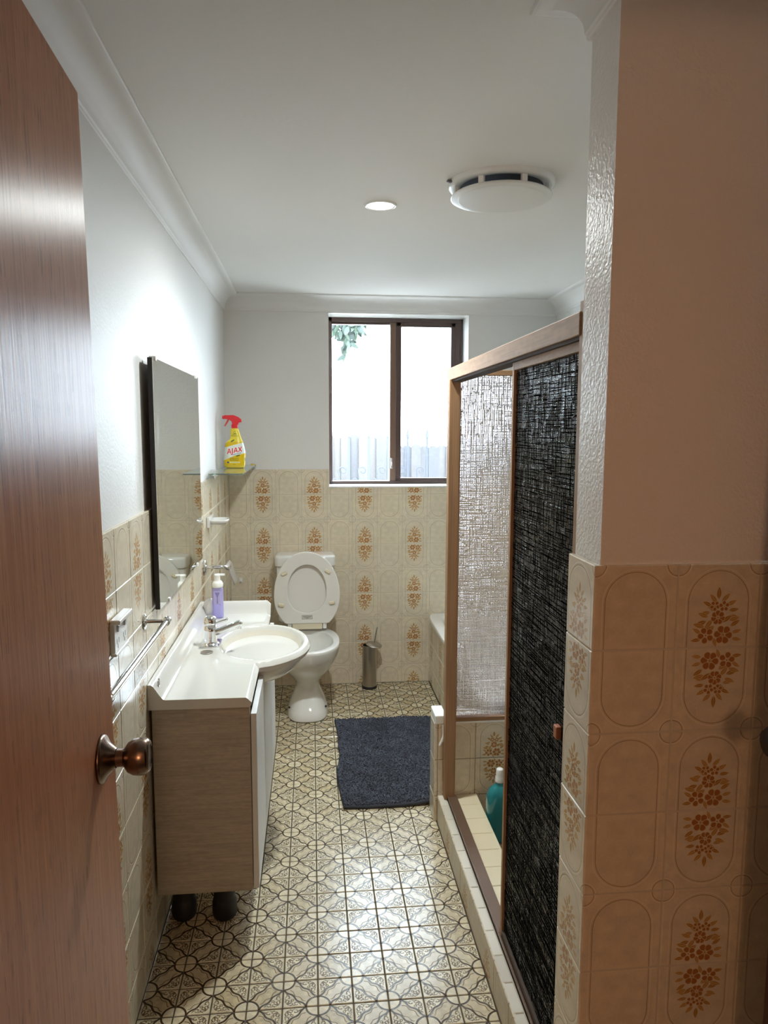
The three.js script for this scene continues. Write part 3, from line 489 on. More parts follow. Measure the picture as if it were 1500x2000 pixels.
// ------------------------------------------------------------------ vanity
const VZ0 = 1.225, VZ1 = 2.24, BCZ = 1.69, BCX = 0.285;
{
  const T = thing('washbasin_counter', 'glossy white moulded vanity top with a bulging round basin', 'washbasin');
  const smax = (a, b, k) => { const h = Math.max(k - Math.abs(a - b), 0) / k; return Math.max(a, b) + h * h * k / 4; };
  const edge = (z) => { const d = Math.abs(z - BCZ), e = d < 0.232 ? 0.265 + 0.186 * Math.sqrt(Math.max(0, 1 - (d / 0.235) ** 2)) : 0.265 + 0.186 * Math.sqrt(1 - (0.232 / 0.235) ** 2) - (d - 0.232) * 2.2; return smax(0.277, e, 0.016); };
  const TOPY = 0.777, LIP = 0.010;
  const ss = (a, b, t) => { t = Math.min(1, Math.max(0, (t - a) / (b - a))); return t * t * (3 - 2 * t); };
  const cove = (d) => d < 0.012 ? 0.045 : 0.045 * (1 - ss(0.010, 0.050, d) ** 0.8);
  const rel = (x, z) => Math.hypot((x - BCX) / 0.142, (z - BCZ) / 0.200);
  const height = (x, z) => {
    const wallH = Math.max(cove(x), cove(z - VZ0));
    const r = rel(x, z); let y = TOPY + wallH;
    y += 0.004 * ss(1.28, 1.06, r) ;                                     // slightly raised bowl rim
    if (r < 1.06) { y -= 0.118 * Math.max(0, 1 - (r / 1.06) ** 2) ** 0.8; }
    return y;
  };
  const NXg = 120, NZg = 260, pos = [], top = [], bowl = [];
  const zs = (j) => VZ0 + (VZ1 - VZ0) * j / NZg;
  for (let j = 0; j <= NZg; j++) for (let i = 0; i <= NXg; i++) { const z = zs(j), x = (edge(z)) * (i / NXg); pos.push(x, height(x, z), z); }
  const id = (i, j) => j * (NXg + 1) + i;
  for (let j = 0; j < NZg; j++) for (let i = 0; i < NXg; i++) { const a = id(i, j), b = id(i + 1, j), c = id(i, j + 1), d = id(i + 1, j + 1); (rel((pos[a * 3] + pos[d * 3]) / 2, (pos[a * 3 + 2] + pos[d * 3 + 2]) / 2) < 1.02 ? bowl : top).push(a, c, b, b, c, d); }
  const whole = new THREE.BufferGeometry(); whole.setAttribute('position', new THREE.Float32BufferAttribute(pos, 3)); whole.setAttribute('uv', new THREE.Float32BufferAttribute(new Float32Array(pos.length / 3 * 2), 2)); whole.setIndex(top.concat(bowl)); whole.computeVertexNormals();
  const pick = (ix) => { const g = whole.clone(); g.setIndex(ix); return g.toNonIndexed(); };
  // front lip, ends and underside
  const lip = [], quad = (a, b, c, d) => lip.push(...a, ...b, ...c, ...a, ...c, ...d);
  const dir = (z) => { const h = 0.002, s = (edge(z + h) - edge(z - h)) / (2 * h), l = Math.hypot(1, s); return [1 / l, -s / l]; };
  const pr = (z) => { const e = edge(z), [nx, nz] = dir(z), y = height(e, z), b = ss(0.30, 0.40, e), w = 0.016 - 0.006 * b; return [[e, y, z], [e + nx * 0.003, y - 0.002, z + nz * 0.003], [e + nx * w, y - 0.015, z + nz * w], [e + nx * (w - 0.001), y - 0.022, z + nz * (w - 0.001)], [e + nx * (w - 0.006), 0.748, z + nz * (w - 0.006)], [0.0, 0.748, z]]; };
  for (let j = 0; j < NZg; j++) { const A = pr(zs(j)), B = pr(zs(j + 1)); for (let k = 0; k < A.length - 1; k++) quad(A[k], B[k], B[k + 1], A[k + 1]); }
  for (const [z, s] of [[VZ0, -1], [VZ1, 1]]) { const P = []; for (let i = 0; i <= NXg; i++) { const x = edge(z) * i / NXg; P.push([x, height(x, z), z]); } const L = pr(z); P.push(...L.slice(1, 5)); for (let k = 0; k < P.length - 1; k++) { const a = P[k], b = P[k + 1], c = [Math.min(b[0], L[4][0]), 0.748, z], d = [Math.min(a[0], L[4][0]), 0.748, z]; s > 0 ? quad(a, d, c, b) : quad(a, b, c, d); } }
  const lg = new THREE.BufferGeometry(); lg.setAttribute('position', new THREE.Float32BufferAttribute(lip, 3)); lg.setAttribute('uv', new THREE.Float32BufferAttribute(new Float32Array(lip.length / 3 * 2), 2)); lg.computeVertexNormals();
  obj('counter', [pick(top), toCreasedNormals(lg, 0.5)], whiteGloss, T);
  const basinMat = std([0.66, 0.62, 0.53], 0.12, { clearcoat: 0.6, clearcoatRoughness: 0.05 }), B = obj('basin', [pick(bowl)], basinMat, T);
  // the bowl's underside shows below the lip
  const under = []; for (let k = 0; k <= 14; k++) { const t = k / 14, c = Math.sqrt(Math.max(0, 1 - (t * 0.985) ** 2)); under.push(ring(BCX - 0.02 * t, 0.750 - 0.095 * t ** 1.1, BCZ, 0.158 * c ** 0.8, 0.222 * c ** 0.8, 2, 64)); }
  obj('basin_underside', loft(under, { cap1: true, flip: true }), whiteGloss, B);
  obj('plug_hole', [lathe([[0, 0], [0.020, 0], [0.022, 0.002], [0.020, 0.003], [0.014, 0.001], [0, 0.001]], 28).translate(BCX, height(BCX, BCZ) - 0.001, BCZ)], chrome, B);
  obj('overflow_plug', [lathe([[0, 0], [0.021, 0], [0.0225, 0.0015], [0.021, 0.004], [0, 0.005]], 32).translate(0.104, TOPY, 1.80)], steel, T, { label: 'round chrome blanking cap' });
  const clip = thing('metal_clip', 'tiny dark metal clip on the upstand at the near end of the vanity top', 'clip', [0.024, 0.815, 2.20]);
  obj('prong', [rbox(-0.003, 0.001, -0.012, 0.010, -0.012, -0.009, 0.001), rbox(-0.002, 0.002, -0.014, 0.008, 0.003, 0.006, 0.001), rbox(-0.002, 0.002, -0.014, -0.010, -0.012, 0.006, 0.001)], steel, clip);

  const V = thing('vanity_cabinet', 'vanity cabinet with a grey-brown grained side and glossy white doors', 'cabinet');
  obj('side_panel', grainBox(0.008, 0.287, 0.176, 0.7475, VZ1 - 0.024, VZ1 - 0.006, 'x', 1), laminate, V); obj('side_panel', grainBox(0.008, 0.287, 0.176, 0.7475, VZ0 + 0.005, VZ0 + 0.022, 'x', 1), laminate, V);
  obj('base_panel', box(0.008, 0.285, 0.178, 0.196, VZ0 + 0.022, VZ1 - 0.024), laminate, V); obj('back_panel', box(0.008, 0.014, 0.196, 0.7475, VZ0 + 0.022, VZ1 - 0.024), laminate, V);
  for (let k = 0; k < 3; k++) { const a = VZ0 + 0.006 + k * (VZ1 - VZ0 - 0.012) / 3, b = a + (VZ1 - VZ0 - 0.012) / 3 - 0.003; obj('door', rbox(0.2885, 0.305, 0.180, 0.725, a, b, 0.002), doorWhite, V); }
  const leg = lathe([[0, 0], [0.030, 0], [0.036, 0.006], [0.039, 0.018], [0.039, 0.05], [0.036, 0.062], [0.033, 0.07], [0.034, 0.10], [0.038, 0.15], [0.040, 0.178], [0, 0.178]], 28);
  for (const [x, z] of [[0.055, VZ1 - 0.16], [0.183, VZ1 - 0.15], [0.055, VZ0 + 0.13], [0.195, VZ0 + 0.13]]) obj('leg', leg.clone().translate(x, 0, z), black, V);

  const F = thing('basin_tap', 'chrome single-lever mixer tap beside the basin', 'tap', [0.104, 0.7775, 1.70]);
  obj('body', lathe([[0, 0], [0.034, 0], [0.035, 0.003], [0.027, 0.007], [0.0235, 0.012], [0.022, 0.05], [0.0215, 0.07], [0, 0.07]], 36), chrome, F);
  obj('lever_cap', lathe([[0, 0.071], [0.022, 0.071], [0.0235, 0.076], [0.0235, 0.088], [0.020, 0.098], [0.012, 0.104], [0, 0.106]], 36), chrome, F);
  obj('base_plate', rbox(-0.036, 0.036, 0, 0.005, -0.05, 0.05, 0.002), chrome, F);
  const sp = obj('spout', [tube([[0.008, 0.040, 0], [0.045, 0.052, 0], [0.085, 0.068, 0], [0.103, 0.074, 0]], 0.0125, 24, 16), cyl(0.0105, 0.0105, 0.018, 20).translate(0.100, 0.064, 0), new THREE.SphereGeometry(0.0117, 16, 12).translate(0.103, 0.074, 0)], chrome, F);
  obj('lever', [rbox(0.006, 0.060, -0.0045, 0.0045, -0.009, 0.009, 0.004).rotateZ(0.30).translate(0.006, 0.074, 0)], chrome, F);
}
{ // things on the vanity
  const s = thing('soap_pump_bottle', 'small clear pump bottle of lavender soap at the back of the vanity top', 'bottle', [0.084, 0.7785, 1.325]);
  const glass = std([0.93, 0.93, 0.98], 0.05, { transmission: 0.95, thickness: 0.01, ior: 1.4 });
  obj('bottle', loft([ring(0, 0, 0, 0.019, 0.014, 3), ring(0, 0.002, 0, 0.0225, 0.0165, 3), ring(0, 0.118, 0, 0.0225, 0.0165, 3), ring(0, 0.126, 0, 0.019, 0.015, 2.6), ring(0, 0.130, 0, 0.014, 0.013, 2)], { cap0: true, cap1: true }), std([0.60, 0.57, 0.92], 0.12, { transmission: 0.45, thickness: 0, clearcoat: 0.6 }), s);
  obj('label', rbox(-0.0150, 0.0150, 0.058, 0.112, 0.0158, 0.0172, 0.0004), std([1, 1, 1], 0.4, { map: canvasTex(128, 224, (x, w, h) => { x.fillStyle = '#b3acd8'; x.fillRect(0, 0, w, h); x.fillStyle = '#8078b0'; x.beginPath(); x.moveTo(20, 20); x.lineTo(w - 20, 20); x.lineTo(w / 2 + 8, 110); x.lineTo(w / 2 + 12, h - 10); x.lineTo(w / 2 - 12, h - 10); x.lineTo(w / 2 - 8, 110); x.fill(); }, { repeat: false }) }), s);
  obj('pump', [lathe([[0, 0.126], [0.0215, 0.126], [0.022, 0.130], [0.022, 0.142], [0.017, 0.150], [0.0115, 0.155], [0.0115, 0.172], [0.0125, 0.174], [0.012, 0.180], [0, 0.181]], 32), rbox(0, 0.030, 0.173, 0.181, -0.006, 0.006, 0.003)], white, s);
  const c = thing('folded_tissue', 'crumpled white tissue behind the lavender soap bottle', 'tissue', [0.050, 0.7785, 1.290]);
  const nz = noiseField(7, 7, 77), g = new THREE.SphereGeometry(0.040, 40, 28), p = g.attributes.position;
  for (let i = 0; i < p.count; i++) { const v = new THREE.Vector3().fromBufferAttribute(p, i), k = 0.75 + 0.45 * nz(Math.atan2(v.z, v.x) / 6.283 + 0.5, v.y * 9 + 0.5); p.setXYZ(i, v.x * k * 0.8, Math.max(-0.02, v.y * k) * 1.15 + 0.021, v.z * k * 0.75); }
  g.computeVertexNormals(); obj('tissue', g, std([0.86, 0.88, 0.9], 0.85), c);
}
// ------------------------------------------------------------------ toilet
{
  const T = thing('toilet', 'white ceramic toilet with the seat and lid raised against its cistern', 'toilet', [0.438, 0, 0]);
  const lidW = 0.178;
  obj('cistern', loft([ring(-0.009, 0.43, 0.088, 0.150, 0.075, 7), ring(-0.009, 0.45, 0.088, 0.160, 0.082, 7), ring(-0.009, 0.765, 0.088, 0.166, 0.085, 7)], { cap0: true, cap1: true }), porcelain, T);
  obj('cistern_lid', loft([ring(-0.009, 0.763, 0.090, 0.171, 0.088, 7), ring(-0.009, 0.768, 0.090, 0.1755, 0.0885, 7), ring(-0.009, 0.812, 0.090, 0.1755, 0.0885, 7), ring(-0.009, 0.823, 0.090, 0.170, 0.083, 7), ring(-0.009, 0.826, 0.090, 0.155, 0.070, 6)], { cap0: true, cap1: true }), porcelain, T);
  obj('flush_button', lathe([[0, 0.826], [0.022, 0.826], [0.022, 0.832], [0, 0.834]], 28).translate(-0.009, 0, 0.09), chrome, T);
  // pan: foot, waist, bowl, rim and the hollow, one surface; rings are [y, half width, z back, z front, squareness]
  const S = [[0, 0.108, 0.235, 0.580, 2.8], [0.010, 0.111, 0.230, 0.586, 2.8], [0.045, 0.106, 0.232, 0.575, 2.7], [0.085, 0.086, 0.236, 0.530, 2.5], [0.120, 0.070, 0.238, 0.492, 2.4], [0.150, 0.064, 0.235, 0.478, 2.3], [0.185, 0.074, 0.226, 0.495, 2.3], [0.225, 0.102, 0.212, 0.540, 2.3], [0.265, 0.133, 0.195, 0.588, 2.3], [0.310, 0.158, 0.175, 0.625, 2.3], [0.350, 0.172, 0.155, 0.648, 2.3], [0.385, 0.178, 0.145, 0.658, 2.3], [0.398, 0.177, 0.145, 0.657, 2.3], [0.403, 0.172, 0.150, 0.652, 2.3], [0.403, 0.145, 0.215, 0.622, 2.2], [0.396, 0.138, 0.225, 0.614, 2.2], [0.372, 0.136, 0.226, 0.610, 2.2], [0.345, 0.122, 0.240, 0.585, 2.2], [0.290, 0.088, 0.275, 0.520, 2.1], [0.235, 0.055, 0.30, 0.455, 2]];
  obj('pan', loft(S.map(([y, w, a, b, e]) => ring(0, y, (a + b) / 2, w, (b - a) / 2, e, 72)), { cap0: true, cap1: true }), porcelain, T);
  obj('water', cyl(0.060, 0.060, 0.004, 32).scale(1, 1, 1.25).translate(0, 0.262, 0.382), std([0.7, 0.74, 0.74], 0.03), T);
  obj('inlet_pipe', [cyl(0.032, 0.032, 0.12, 28).translate(0, 0.40, 0.115), box(-0.06, 0.06, 0.37, 0.395, 0.06, 0.16)], porcelain, T);
  for (const s of [-1, 1]) obj('bolt_cap', new THREE.SphereGeometry(0.006, 12, 8).translate(s * 0.098, 0.058, 0.50), black, T);
  // raised seat and lid: drawn flat in x,y with y from the hinge, then leaned back
  const up = new THREE.Group(); up.name = 'raised_seat'; T.add(up); up.position.set(0, 0.438, 0.232); up.rotation.x = -0.055;
  const oval = (w, y0, y1, e, flat) => { const pts = [], n = 90; for (let k = 0; k < n; k++) { const a = k / n * 2 * Math.PI, c = Math.cos(a), s = Math.sin(a), cy = (y0 + y1) / 2 + (s < 0 ? -0.02 : -0.02); let y = cy + (s > 0 ? (y1 - cy) : (cy - y0)) * Math.sign(s) * Math.abs(s) ** (2 / e); const x = w * Math.sign(c) * Math.abs(c) ** (2 / e) * (s < 0 ? 1 - flat * s * s * 0.0 : 1); pts.push([x, Math.max(y, y0 + 0.0)]); } return pts; };
  const outer = oval(0.181, -0.03, 0.415, 2.05, 0).map(([x, y]) => [x, Math.max(y, 0.018)]);
  const hole = oval(0.114, 0.068, 0.352, 2.1, 0).map(([x, y]) => new THREE.Vector2(x, y)); const hp = new THREE.Path(hole.reverse());
  obj('seat', extrude(outer, 0.012, 0.005, [hp]).translate(0, 0, 0.014), seatPlastic, up);
  obj('lid', extrude(oval(0.178, -0.03, 0.412, 2.05, 0).map(([x, y]) => [x, Math.max(y, 0.020)]), 0.006, 0.004).translate(0, 0, -0.006), seatPlastic, up);
  for (const [x, y, a] of [[-0.127, 0.300, 0.5], [0.117, 0.309, -0.6], [-0.145, 0.122, -0.2], [0.140, 0.130, 0.2]]) { const b = obj('bumper', rbox(-0.017, 0.017, -0.009, 0.009, 0, 0.012, 0.005), cream, up); b.position.set(x, y, 0.029); b.rotation.z = a; }
  obj('label_plate', rbox(-0.030, 0.030, 0.038, 0.062, 0.0305, 0.0318, 0.0005), std([1, 1, 1], 0.5, { map: canvasTex(192, 80, (x, w, h) => { x.fillStyle = '#cfccc2'; x.fillRect(0, 0, w, h); x.strokeStyle = '#55534c'; x.lineWidth = 5; x.strokeRect(6, 6, w - 12, h - 12); x.fillStyle = '#45433e'; for (let i = 0; i < 7; i++) x.fillRect(22 + i * 22, 18, 14, 12); x.fillRect(30, 40, 130, 8); x.fillRect(70, 56, 50, 6); }, { repeat: false }) }), up);
  obj('hinge', [rbox(-0.085, 0.085, -0.022, 0.022, -0.004, 0.026, 0.006), cyl(0.014, 0.014, 0.07, 20).rotateZ(Math.PI / 2).translate(-0.045, 0.005, 0.012), cyl(0.014, 0.014, 0.07, 20).rotateZ(Math.PI / 2).translate(0.045, 0.005, 0.012)], cream, up);
  obj('hinge_bracket', [rbox(-0.110, -0.088, -0.020, 0.022, -0.012, 0.020, 0.004), rbox(0.088, 0.110, -0.020, 0.022, -0.012, 0.020, 0.004)], white, up);
}
// ------------------------------------------------------------------ toilet brush
{
  const B = thing('toilet_brush_holder', 'brushed steel toilet brush holder on the floor beside the toilet', 'toilet brush', [0.806, 0, 0.078]);
  obj('cylinder', lathe([[0, 0.006], [0.0405, 0.006], [0.0415, 0.010], [0.0415, 0.262], [0.0405, 0.264], [0.0395, 0.262], [0.0395, 0.02], [0, 0.02]], 56), steel, B);
  obj('base_ring', lathe([[0, 0], [0.045, 0], [0.046, 0.003], [0.045, 0.014], [0.041, 0.016], [0, 0.016]], 48), black, B);
  const br = new THREE.Group(); br.name = 'brush'; B.add(br); br.position.set(0.026, 0.268, 0.012); br.rotation.set(0.10, 0, -0.16);
  obj('lid', lathe([[0, 0.010], [0.030, 0.009], [0.046, 0.003], [0.049, -0.002], [0.047, -0.005], [0, -0.002]], 48), steel, br);
  obj('handle', [cyl(0.006, 0.006, 0.105, 20).translate(0, 0.058, 0), new THREE.SphereGeometry(0.006, 14, 10).translate(0, 0.11, 0)], chrome, br);
  obj('brush_head', cyl(0.006, 0.012, 0.17, 16).translate(-0.01, -0.095, 0), black, br);
}
// ------------------------------------------------------------------ bath mat
{
  const M = thing('bath_mat', 'charcoal blue tufted bath mat lying on the floor by the bath', 'mat', [0, 0, 0]);
  const x0 = 0.583, z0 = 0.585, W = 0.575, D = 0.895, hn = noiseField(6, 9, 91), hm = noiseField(14, 20, 92);
  const warp = (u, v) => {
    const lx = 0.010 * Math.sin(v * 7) * (1 - u) + (v > 0.36 && v < 0.62 ? 0.012 * Math.sin((v - 0.36) / 0.26 * Math.PI) : 0) * (1 - u) ** 2;
    const fold = 0.010 * Math.exp(-(((v - 0.5 - 0.06 * u) / 0.03) ** 2)) * Math.max(0, 1 - u * 1.7), lift = 0.020 * Math.max(0, u - 0.35) * ss2(0.93, 1, v) * 1.2;
    return [x0 + W * u + lx + 0.014 * (1 - v) * -0.3, 0.011 + 0.006 * hn(u, v) + 0.003 * hm(u, v) + fold + lift, z0 + D * v + 0.008 * Math.sin(u * 5) * (v - 0.5) - lift * 0.3];
  };
  function ss2(a, b, t) { t = Math.min(1, Math.max(0, (t - a) / (b - a))); return t * t * (3 - 2 * t); }
  const N = 60, K = 90, pos = [], idx = []; 
  for (const low of [0, 1]) for (let j = 0; j <= K; j++) for (let i = 0; i <= N; i++) { const p = warp(i / N, j / K); pos.push(p[0], low ? Math.max(0.001, p[1] - 0.0125) : p[1], p[2]); }
  const id = (l, i, j) => (l * (K + 1) + j) * (N + 1) + i;
  for (let j = 0; j < K; j++) for (let i = 0; i < N; i++) { const [a, b, c, d] = [id(0, i, j), id(0, i + 1, j), id(0, i, j + 1), id(0, i + 1, j + 1)]; idx.push(a, c, b, b, c, d); const [e, f, g, h] = [id(1, i, j), id(1, i + 1, j), id(1, i, j + 1), id(1, i + 1, j + 1)]; idx.push(e, f, g, f, h, g); }
  for (let i = 0; i < N; i++) for (const [j, s] of [[0, 1], [K, 0]]) { const a = id(0, i, j), b = id(0, i + 1, j), c = id(1, i, j), d = id(1, i + 1, j); s ? idx.push(a, b, c, b, d, c) : idx.push(a, c, b, b, c, d); }
  for (let j = 0; j < K; j++) for (const [i, s] of [[0, 0], [N, 1]]) { const a = id(0, i, j), b = id(0, i, j + 1), c = id(1, i, j), d = id(1, i, j + 1); s ? idx.push(a, b, c, b, d, c) : idx.push(a, c, b, b, c, d); }
  const g = new THREE.BufferGeometry(); g.setAttribute('position', new THREE.Float32BufferAttribute(pos, 3)); g.setIndex(idx); g.computeVertexNormals();
  obj('backing', g, std([0.045, 0.05, 0.062], 0.95), M);
  const tuft = new THREE.CapsuleGeometry(0.0022, 0.007, 2, 5), cnt = 15000, pile = new THREE.InstancedMesh(tuft, std([0.075, 0.086, 0.115], 0.9, { sheen: 0.3, sheenColor: lin(0.2, 0.22, 0.26) }), cnt), o = new THREE.Object3D(), c = new THREE.Color();
  for (let k = 0; k < cnt; k++) { const u = rr(0.004, 0.996), v = rr(0.003, 0.992), p = warp(u, v); o.position.set(p[0], p[1] + 0.003, p[2]); o.rotation.set(rr(-0.9, 0.9), 0, rr(-0.9, 0.9)); o.scale.setScalar(rr(0.8, 1.3)); o.updateMatrix(); pile.setMatrixAt(k, o.matrix); const s = rr(0.6, 1.35) * (0.75 + 0.5 * hn(u * 2, v * 2)); pile.setColorAt(k, c.setRGB(s, s, s)); }
  pile.name = 'pile'; pile.userData.kind = 'stuff'; pile.castShadow = pile.receiveShadow = true; M.add(pile);
}
// ------------------------------------------------------------------ bath
{
  const B = thing('bathtub', 'white bathtub along the right wall behind the shower, its side tiled', 'bathtub');
  const x0 = 1.160, x1 = 1.916, z0 = 0.002, z1 = 1.497, cx = (x0 + x1) / 2, cz = (z0 + z1) / 2, hx = (x1 - x0) / 2, hz = (z1 - z0) / 2;
  obj('tub', loft([ring(cx, 0.405, cz, hx - 0.004, hz - 0.002, 14, 96), ring(cx, 0.425, cz, hx, hz, 14, 96), ring(cx, 0.434, cz, hx - 0.006, hz - 0.006, 14, 96), ring(cx, 0.436, cz, hx - 0.05, hz - 0.05, 8, 96), ring(cx, 0.428, cz, hx - 0.066, hz - 0.075, 6, 96), ring(cx, 0.36, cz, hx - 0.08, hz - 0.11, 5, 96), ring(cx, 0.16, cz, hx - 0.12, hz - 0.22, 4, 96), ring(cx, 0.10, cz, hx - 0.17, hz - 0.3, 3, 96)], { cap1: true }), porcelain, B);
  obj('apron', box(1.189, 1.22, 0, 0.406, 0.002, 1.498), grout, B);
  layTiles(B, [1.182, 0, 0.002], [0, 0, 1], [0, 1, 0], Array.from({ length: 10 }, (_, i) => [i * TILE, Math.min(1.494, (i + 1) * TILE), i * TILE, i % 2 === 0]), courses(0.406), noClip);
}
// ------------------------------------------------------------------ shower
const HZ0 = 1.5, HZ1 = 1.6, HX = 0.941, HTOP = 0.405;
{
  const h = structure('wall_shower_end');
  obj('core', box(HX + 0.006, 1.918, 0, HTOP - 0.004, HZ0 + 0.004, HZ1 - 0.007), grout, h);
  const rows = courses(HTOP), cols = []; for (let i = -2; i <= 5; i++) { const a = 1.105 + TILE * i, lo = Math.max(a, HX), hi = Math.min(a + TILE, 1.916); if (hi - lo > 0.004) cols.push([lo - HX, hi - HX, a - HX, Math.abs(i) % 2 === 0]); }
  layTiles(h, [HX, 0, HZ1], [1, 0, 0], [0, 1, 0], cols, rows, noClip);
  layTiles(h, [HX, 0, HZ0], [0, 0, 1], [0, 1, 0], [[0, HZ1 - HZ0, -0.03, false]], rows, noClip);
  obj('top_cap', [rbox(HX + 0.001, HX + 0.046, HTOP - 0.002, HTOP + 0.034, HZ0 - 0.002, HZ1 + 0.006, 0.005), rbox(HX + 0.001, 1.918, HTOP - 0.004, HTOP + 0.004, HZ0, HZ1, 0.002)], white, h, { label: 'chipped white capping on the end of the half wall' });
  obj('sealant', [tube([[HX + 0.034, HTOP - 0.002, HZ1 + 0.002], [HX + 0.036, HTOP - 0.05, HZ1 + 0.002], [HX + 0.022, HTOP - 0.09, HZ1 + 0.001]], 0.006, 16, 8)], white, h);

  const k = structure('kerb_shower');
  const KX = 0.955, KT = 0.110;
  obj('core', box(KX + 0.006, 1.105, 0, KT - 0.004, HZ1, NZ0 + 0.008), grout, k);
  const kerbCols = []; for (let z = HZ1 - 0.016, i = 0; z < NZ0; z += 0.1, i++) kerbCols.push([Math.max(0.001, z - HZ1), Math.min(NZ0 + 0.006 - HZ1, z + 0.1 - HZ1), z - HZ1, false]);
  const sideCols = []; for (let z = HZ1, i = 0; z < NZ0; z += 0.15, i++) sideCols.push([z - HZ1, Math.min(NZ0 + 0.006 - HZ1, z + 0.15 - HZ1), z - HZ1, i % 2 === 1]);
  const kt = [[0.66, 0.62, 0.52], [0.70, 0.66, 0.56], [0.62, 0.58, 0.49]].map((c) => std(c, 0.3)), kl = [[0.72, 0.63, 0.44], [0.74, 0.65, 0.46]].map((c) => std(c, 0.25));
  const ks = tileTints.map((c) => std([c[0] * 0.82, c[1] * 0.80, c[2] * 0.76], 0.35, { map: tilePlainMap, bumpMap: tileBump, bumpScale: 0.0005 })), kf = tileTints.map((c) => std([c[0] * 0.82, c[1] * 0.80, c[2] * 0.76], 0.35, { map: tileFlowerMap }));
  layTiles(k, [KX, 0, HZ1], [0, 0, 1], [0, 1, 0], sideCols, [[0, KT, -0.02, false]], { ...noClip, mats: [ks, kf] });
  // tops: u along -z so that u x v points up with v along -x
  const topCols = kerbCols.map(([a, b, f]) => [a, b, a, false]);
  layTiles(k, [KX, KT, HZ1], [0, 0, 1], [1, 0, 0], topCols, [[0.001, 0.031, 0, false]], { ...noClip, mats: [kt, kt] });
  layTiles(k, [1.026, KT, HZ1], [0, 0, 1], [1, 0, 0], topCols, [[0, 0.087, 0, false]], { ...noClip, mats: [kl, kl], name: 'ledge_tile' });
  obj('inner_face', box(1.104, 1.112, 0, KT - 0.001, HZ1, NZ0), kl[0], k);
  const tray = structure('floor_shower'); 
  const tm = [[0.16, 0.115, 0.075], [0.14, 0.10, 0.065]].map((c) => std(c, 0.4)); obj('grout', box(1.112, 1.918, -0.02, -0.001, HZ1, NZ0), floorGrout, tray);
  for (let i = 0; i < 8; i++) for (let j = 0; j < 14; j++) { const a = 1.113 + i * 0.1, b = HZ1 + j * 0.1, t = obj(numbered('shower_tile'), slab(0.098, Math.min(0.098, NZ0 - b), 0.008), tm[(i * 7 + j * 3) % 2], tray); t.rotation.x = -Math.PI / 2; t.position.set(a, 0.0005, b + Math.min(0.098, NZ0 - b)); }

  const S = thing('shower_screen', 'brown framed shower screen with textured glass return panel', 'shower screen');
  obj('head_rail', [rbox(0.979, 1.028, 1.727, 1.772, 1.575, 2.925, 0.003), ], bronze, S);
  obj('head_track', [box(0.984, 1.024, 1.720, 1.728, 1.60, 2.92)], bronzeDark, S);
  obj('post', rbox(0.975, 1.017, KT, 1.730, HZ1 + 0.0015, HZ1 + 0.042, 0.003), bronze, S);
  obj('wall_jamb', [rbox(0.983, 0.992, KT, 1.792, 2.915, NZ0, 0.002), rbox(0.992, 1.03, KT, 1.790, 2.95, NZ0, 0.002)], bronze, S);
  obj('bottom_track', [rbox(0.987, 1.026, KT, KT + 0.012, HZ1 + 0.04, NZ0, 0.002), rbox(0.987, 0.992, KT, KT + 0.017, HZ1 + 0.04, NZ0, 0.001)], std([0.16, 0.10, 0.065], 0.35, { metalness: 0.3 }), S);
  const P = new THREE.Group(); P.name = 'return_panel'; S.add(P);
  obj('frame', [rbox(1.017, 1.916, 1.748, 1.768, 1.570, 1.598, 0.002), rbox(1.017, 1.916, HTOP + 0.004, HTOP + 0.020, 1.566, 1.6, 0.002), rbox(1.017, 1.027, HTOP, 1.768, 1.575, 1.6, 0.002), rbox(1.90, 1.916, HTOP, 1.768, 1.575, 1.6, 0.002)], bronze, P);
  const gl = (w, h) => { const g = new THREE.BoxGeometry(w, h, 0.005), p = g.attributes.position, u = g.attributes.uv; for (let i = 0; i < p.count; i++) u.setXY(i, p.getX(i) + w / 2, p.getY(i) + h / 2); return g; };
  obj('glass_pane', gl(0.88, 1.332).translate(1.462, HTOP + 0.018 + 0.666, 1.586), showerGlass, P, { label: 'crosshatched textured glass, backlit by the window' });
  const D = thing('shower_door', 'sliding shower door of dark textured glass at the near end of the screen', 'shower door', [1.003, 0, 2.415]);
  obj('stile', rbox(-0.010, 0.010, KT + 0.014, 1.722, 0, 0.016, 0.002), bronze, D); obj('stile', rbox(-0.010, 0.010, KT + 0.014, 1.722, 0.494, 0.51, 0.002), bronze, D);
  obj('rail', rbox(-0.010, 0.010, 1.700, 1.722, 0.016, 0.494, 0.002), bronze, D); obj('rail', rbox(-0.010, 0.010, KT + 0.014, KT + 0.034, 0.016, 0.494, 0.002), bronzeDark, D);
  obj('glass_pane', gl(0.482, 1.57).rotateY(Math.PI / 2).translate(0, KT + 0.031 + 0.785, 0.255), darkGlass, D, { label: 'dark crosshatched textured glass' });
  { // the pressed threads stand proud of the glass: short half-round ridges, slightly bent
    const pos = [], nor = [], W = 0.482, H = 1.57;
    const ridge = (a, b, w, h) => { // a, b = [z, y]
      const dz = b[0] - a[0], dy = b[1] - a[1], L = Math.hypot(dz, dy), nz = -dy / L, ny = dz / L, prof = [[-1, 0], [-0.55, 0.85], [0.55, 0.85], [1, 0]];
      const P = ([s, k], q) => [-0.0025 - k * h, q[1] + ny * s * w, q[0] + nz * s * w], N = [[-0.5, -0.87], [-0.95, -0.3], [-0.95, 0.3], [-0.5, 0.87]];
      for (let i = 0; i < 3; i++) { const A = P(prof[i], a), B = P(prof[i + 1], a), C = P(prof[i + 1], b), D = P(prof[i], b), n = (j) => [N[j][0], N[j][1] * ny, N[j][1] * nz]; pos.push(...A, ...B, ...C, ...A, ...C, ...D); for (const j of [i, i + 1, i + 1, i, i + 1, i]) nor.push(...n(j)); }
    };
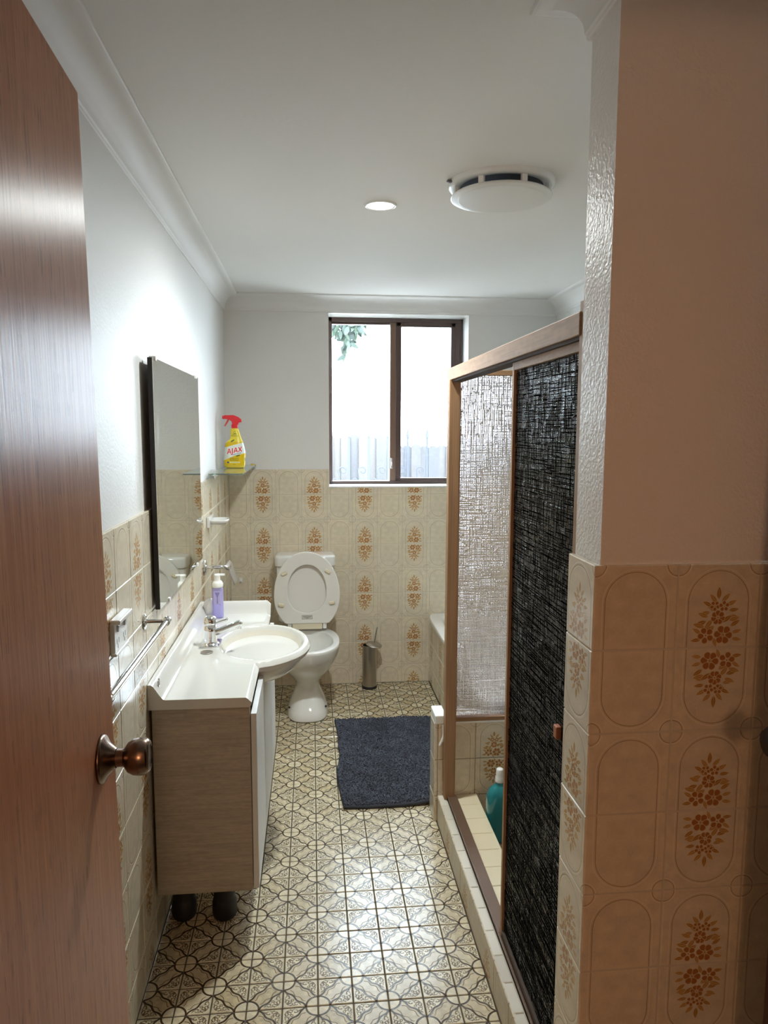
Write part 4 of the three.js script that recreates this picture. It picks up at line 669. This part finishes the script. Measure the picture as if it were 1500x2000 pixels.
    for (const vertical of [true, false]) { const span = vertical ? W : H, len = vertical ? H : W;
      for (let p = 0.003; p < span - 0.002; p += vertical ? 0.0085 : 0.0060) for (let q = rr(0, 0.02); q < len;) {
        const l = Math.min(vertical ? rr(0.012, 0.08) : rr(0.03, 0.16), len - q), e0 = p + rr(-0.0025, 0.0025), e1 = e0 + rr(-0.002, 0.002), em = (e0 + e1) / 2 + rr(-0.002, 0.002), w = rr(0.0004, 0.0010), h = vertical ? rr(0.0004, 0.0009) : rr(0.0006, 0.0016), m = q + l / 2, c = (x) => Math.min(span - 0.001, Math.max(0.001, x));
        if (l > 0.004 && rnd() < 0.8) { const Q = (e, t) => vertical ? [c(e), t] : [t, c(e)]; ridge(Q(e0, q), Q(em, m), w, h); ridge(Q(em, m), Q(e1, q + l), w, h); }
        q += l + rr(0.001, 0.02);
      }
    }
    const g = new THREE.BufferGeometry(); g.setAttribute('position', new THREE.Float32BufferAttribute(pos, 3)); g.setAttribute('normal', new THREE.Float32BufferAttribute(nor, 3)); g.setAttribute('uv', new THREE.Float32BufferAttribute(new Float32Array(pos.length / 3 * 2), 2));
    const t = obj('glass_threads', g.translate(0, KT + 0.031, 0.014), std([0.15, 0.15, 0.155], 0.16, { ior: 1.7 }), D.children.find((c) => c.name === 'glass_pane'), { kind: 'stuff' });
  }
  obj('finger_pull', [rbox(-0.014, -0.002, 0.886, 0.914, 0.405, 0.425, 0.002)], std([0.35, 0.12, 0.05], 0.4), D, { label: 'small red-brown finger pull' });
}
{
  const b = thing('body_wash_bottle', 'clear bottle of teal liquid with a white cap on the shower floor', 'bottle', [1.166, 0.0012, 1.745]);
  const teal = std([0.02, 0.33, 0.37], 0.08, { transmission: 0.35, thickness: 0, clearcoat: 0.8, clearcoatRoughness: 0.03 });
  obj('bottle', loft([ring(0, 0, 0, 0.040, 0.028, 3), ring(0, 0.004, 0, 0.046, 0.033, 3), ring(0, 0.03, 0, 0.048, 0.035, 3), ring(0, 0.14, 0, 0.049, 0.036, 2.8), ring(0, 0.175, 0, 0.048, 0.035, 2.6), ring(0, 0.198, 0, 0.040, 0.030, 2.4), ring(0, 0.213, 0, 0.024, 0.020, 2.1), ring(0, 0.220, 0, 0.015, 0.014, 2), ring(0, 0.236, 0, 0.014, 0.014, 2)], { cap0: true, cap1: true }), teal, b);
  obj('cap', lathe([[0, 0.228], [0.0165, 0.228], [0.017, 0.231], [0.0165, 0.248], [0.013, 0.252], [0.0145, 0.258], [0.0135, 0.276], [0.010, 0.281], [0, 0.282]], 32), white, b);
  obj('label', rbox(0.016, 0.044, 0.05, 0.15, 0.0285, 0.0325, 0.001), std([1, 1, 1], 0.4, { map: canvasTex(128, 400, (x, w, h) => { x.fillStyle = '#0b4a55'; x.fillRect(0, 0, w, h); x.fillStyle = '#cfe4e4'; for (let i = 0; i < 9; i++) { x.save(); x.translate(40 + (i % 3) * 14, 40 + i * 38); x.rotate(-0.6); x.fillRect(-30, -5, 66, 11); x.restore(); } }, { repeat: false }) }), b);
}
renderer.render(scene, camera);
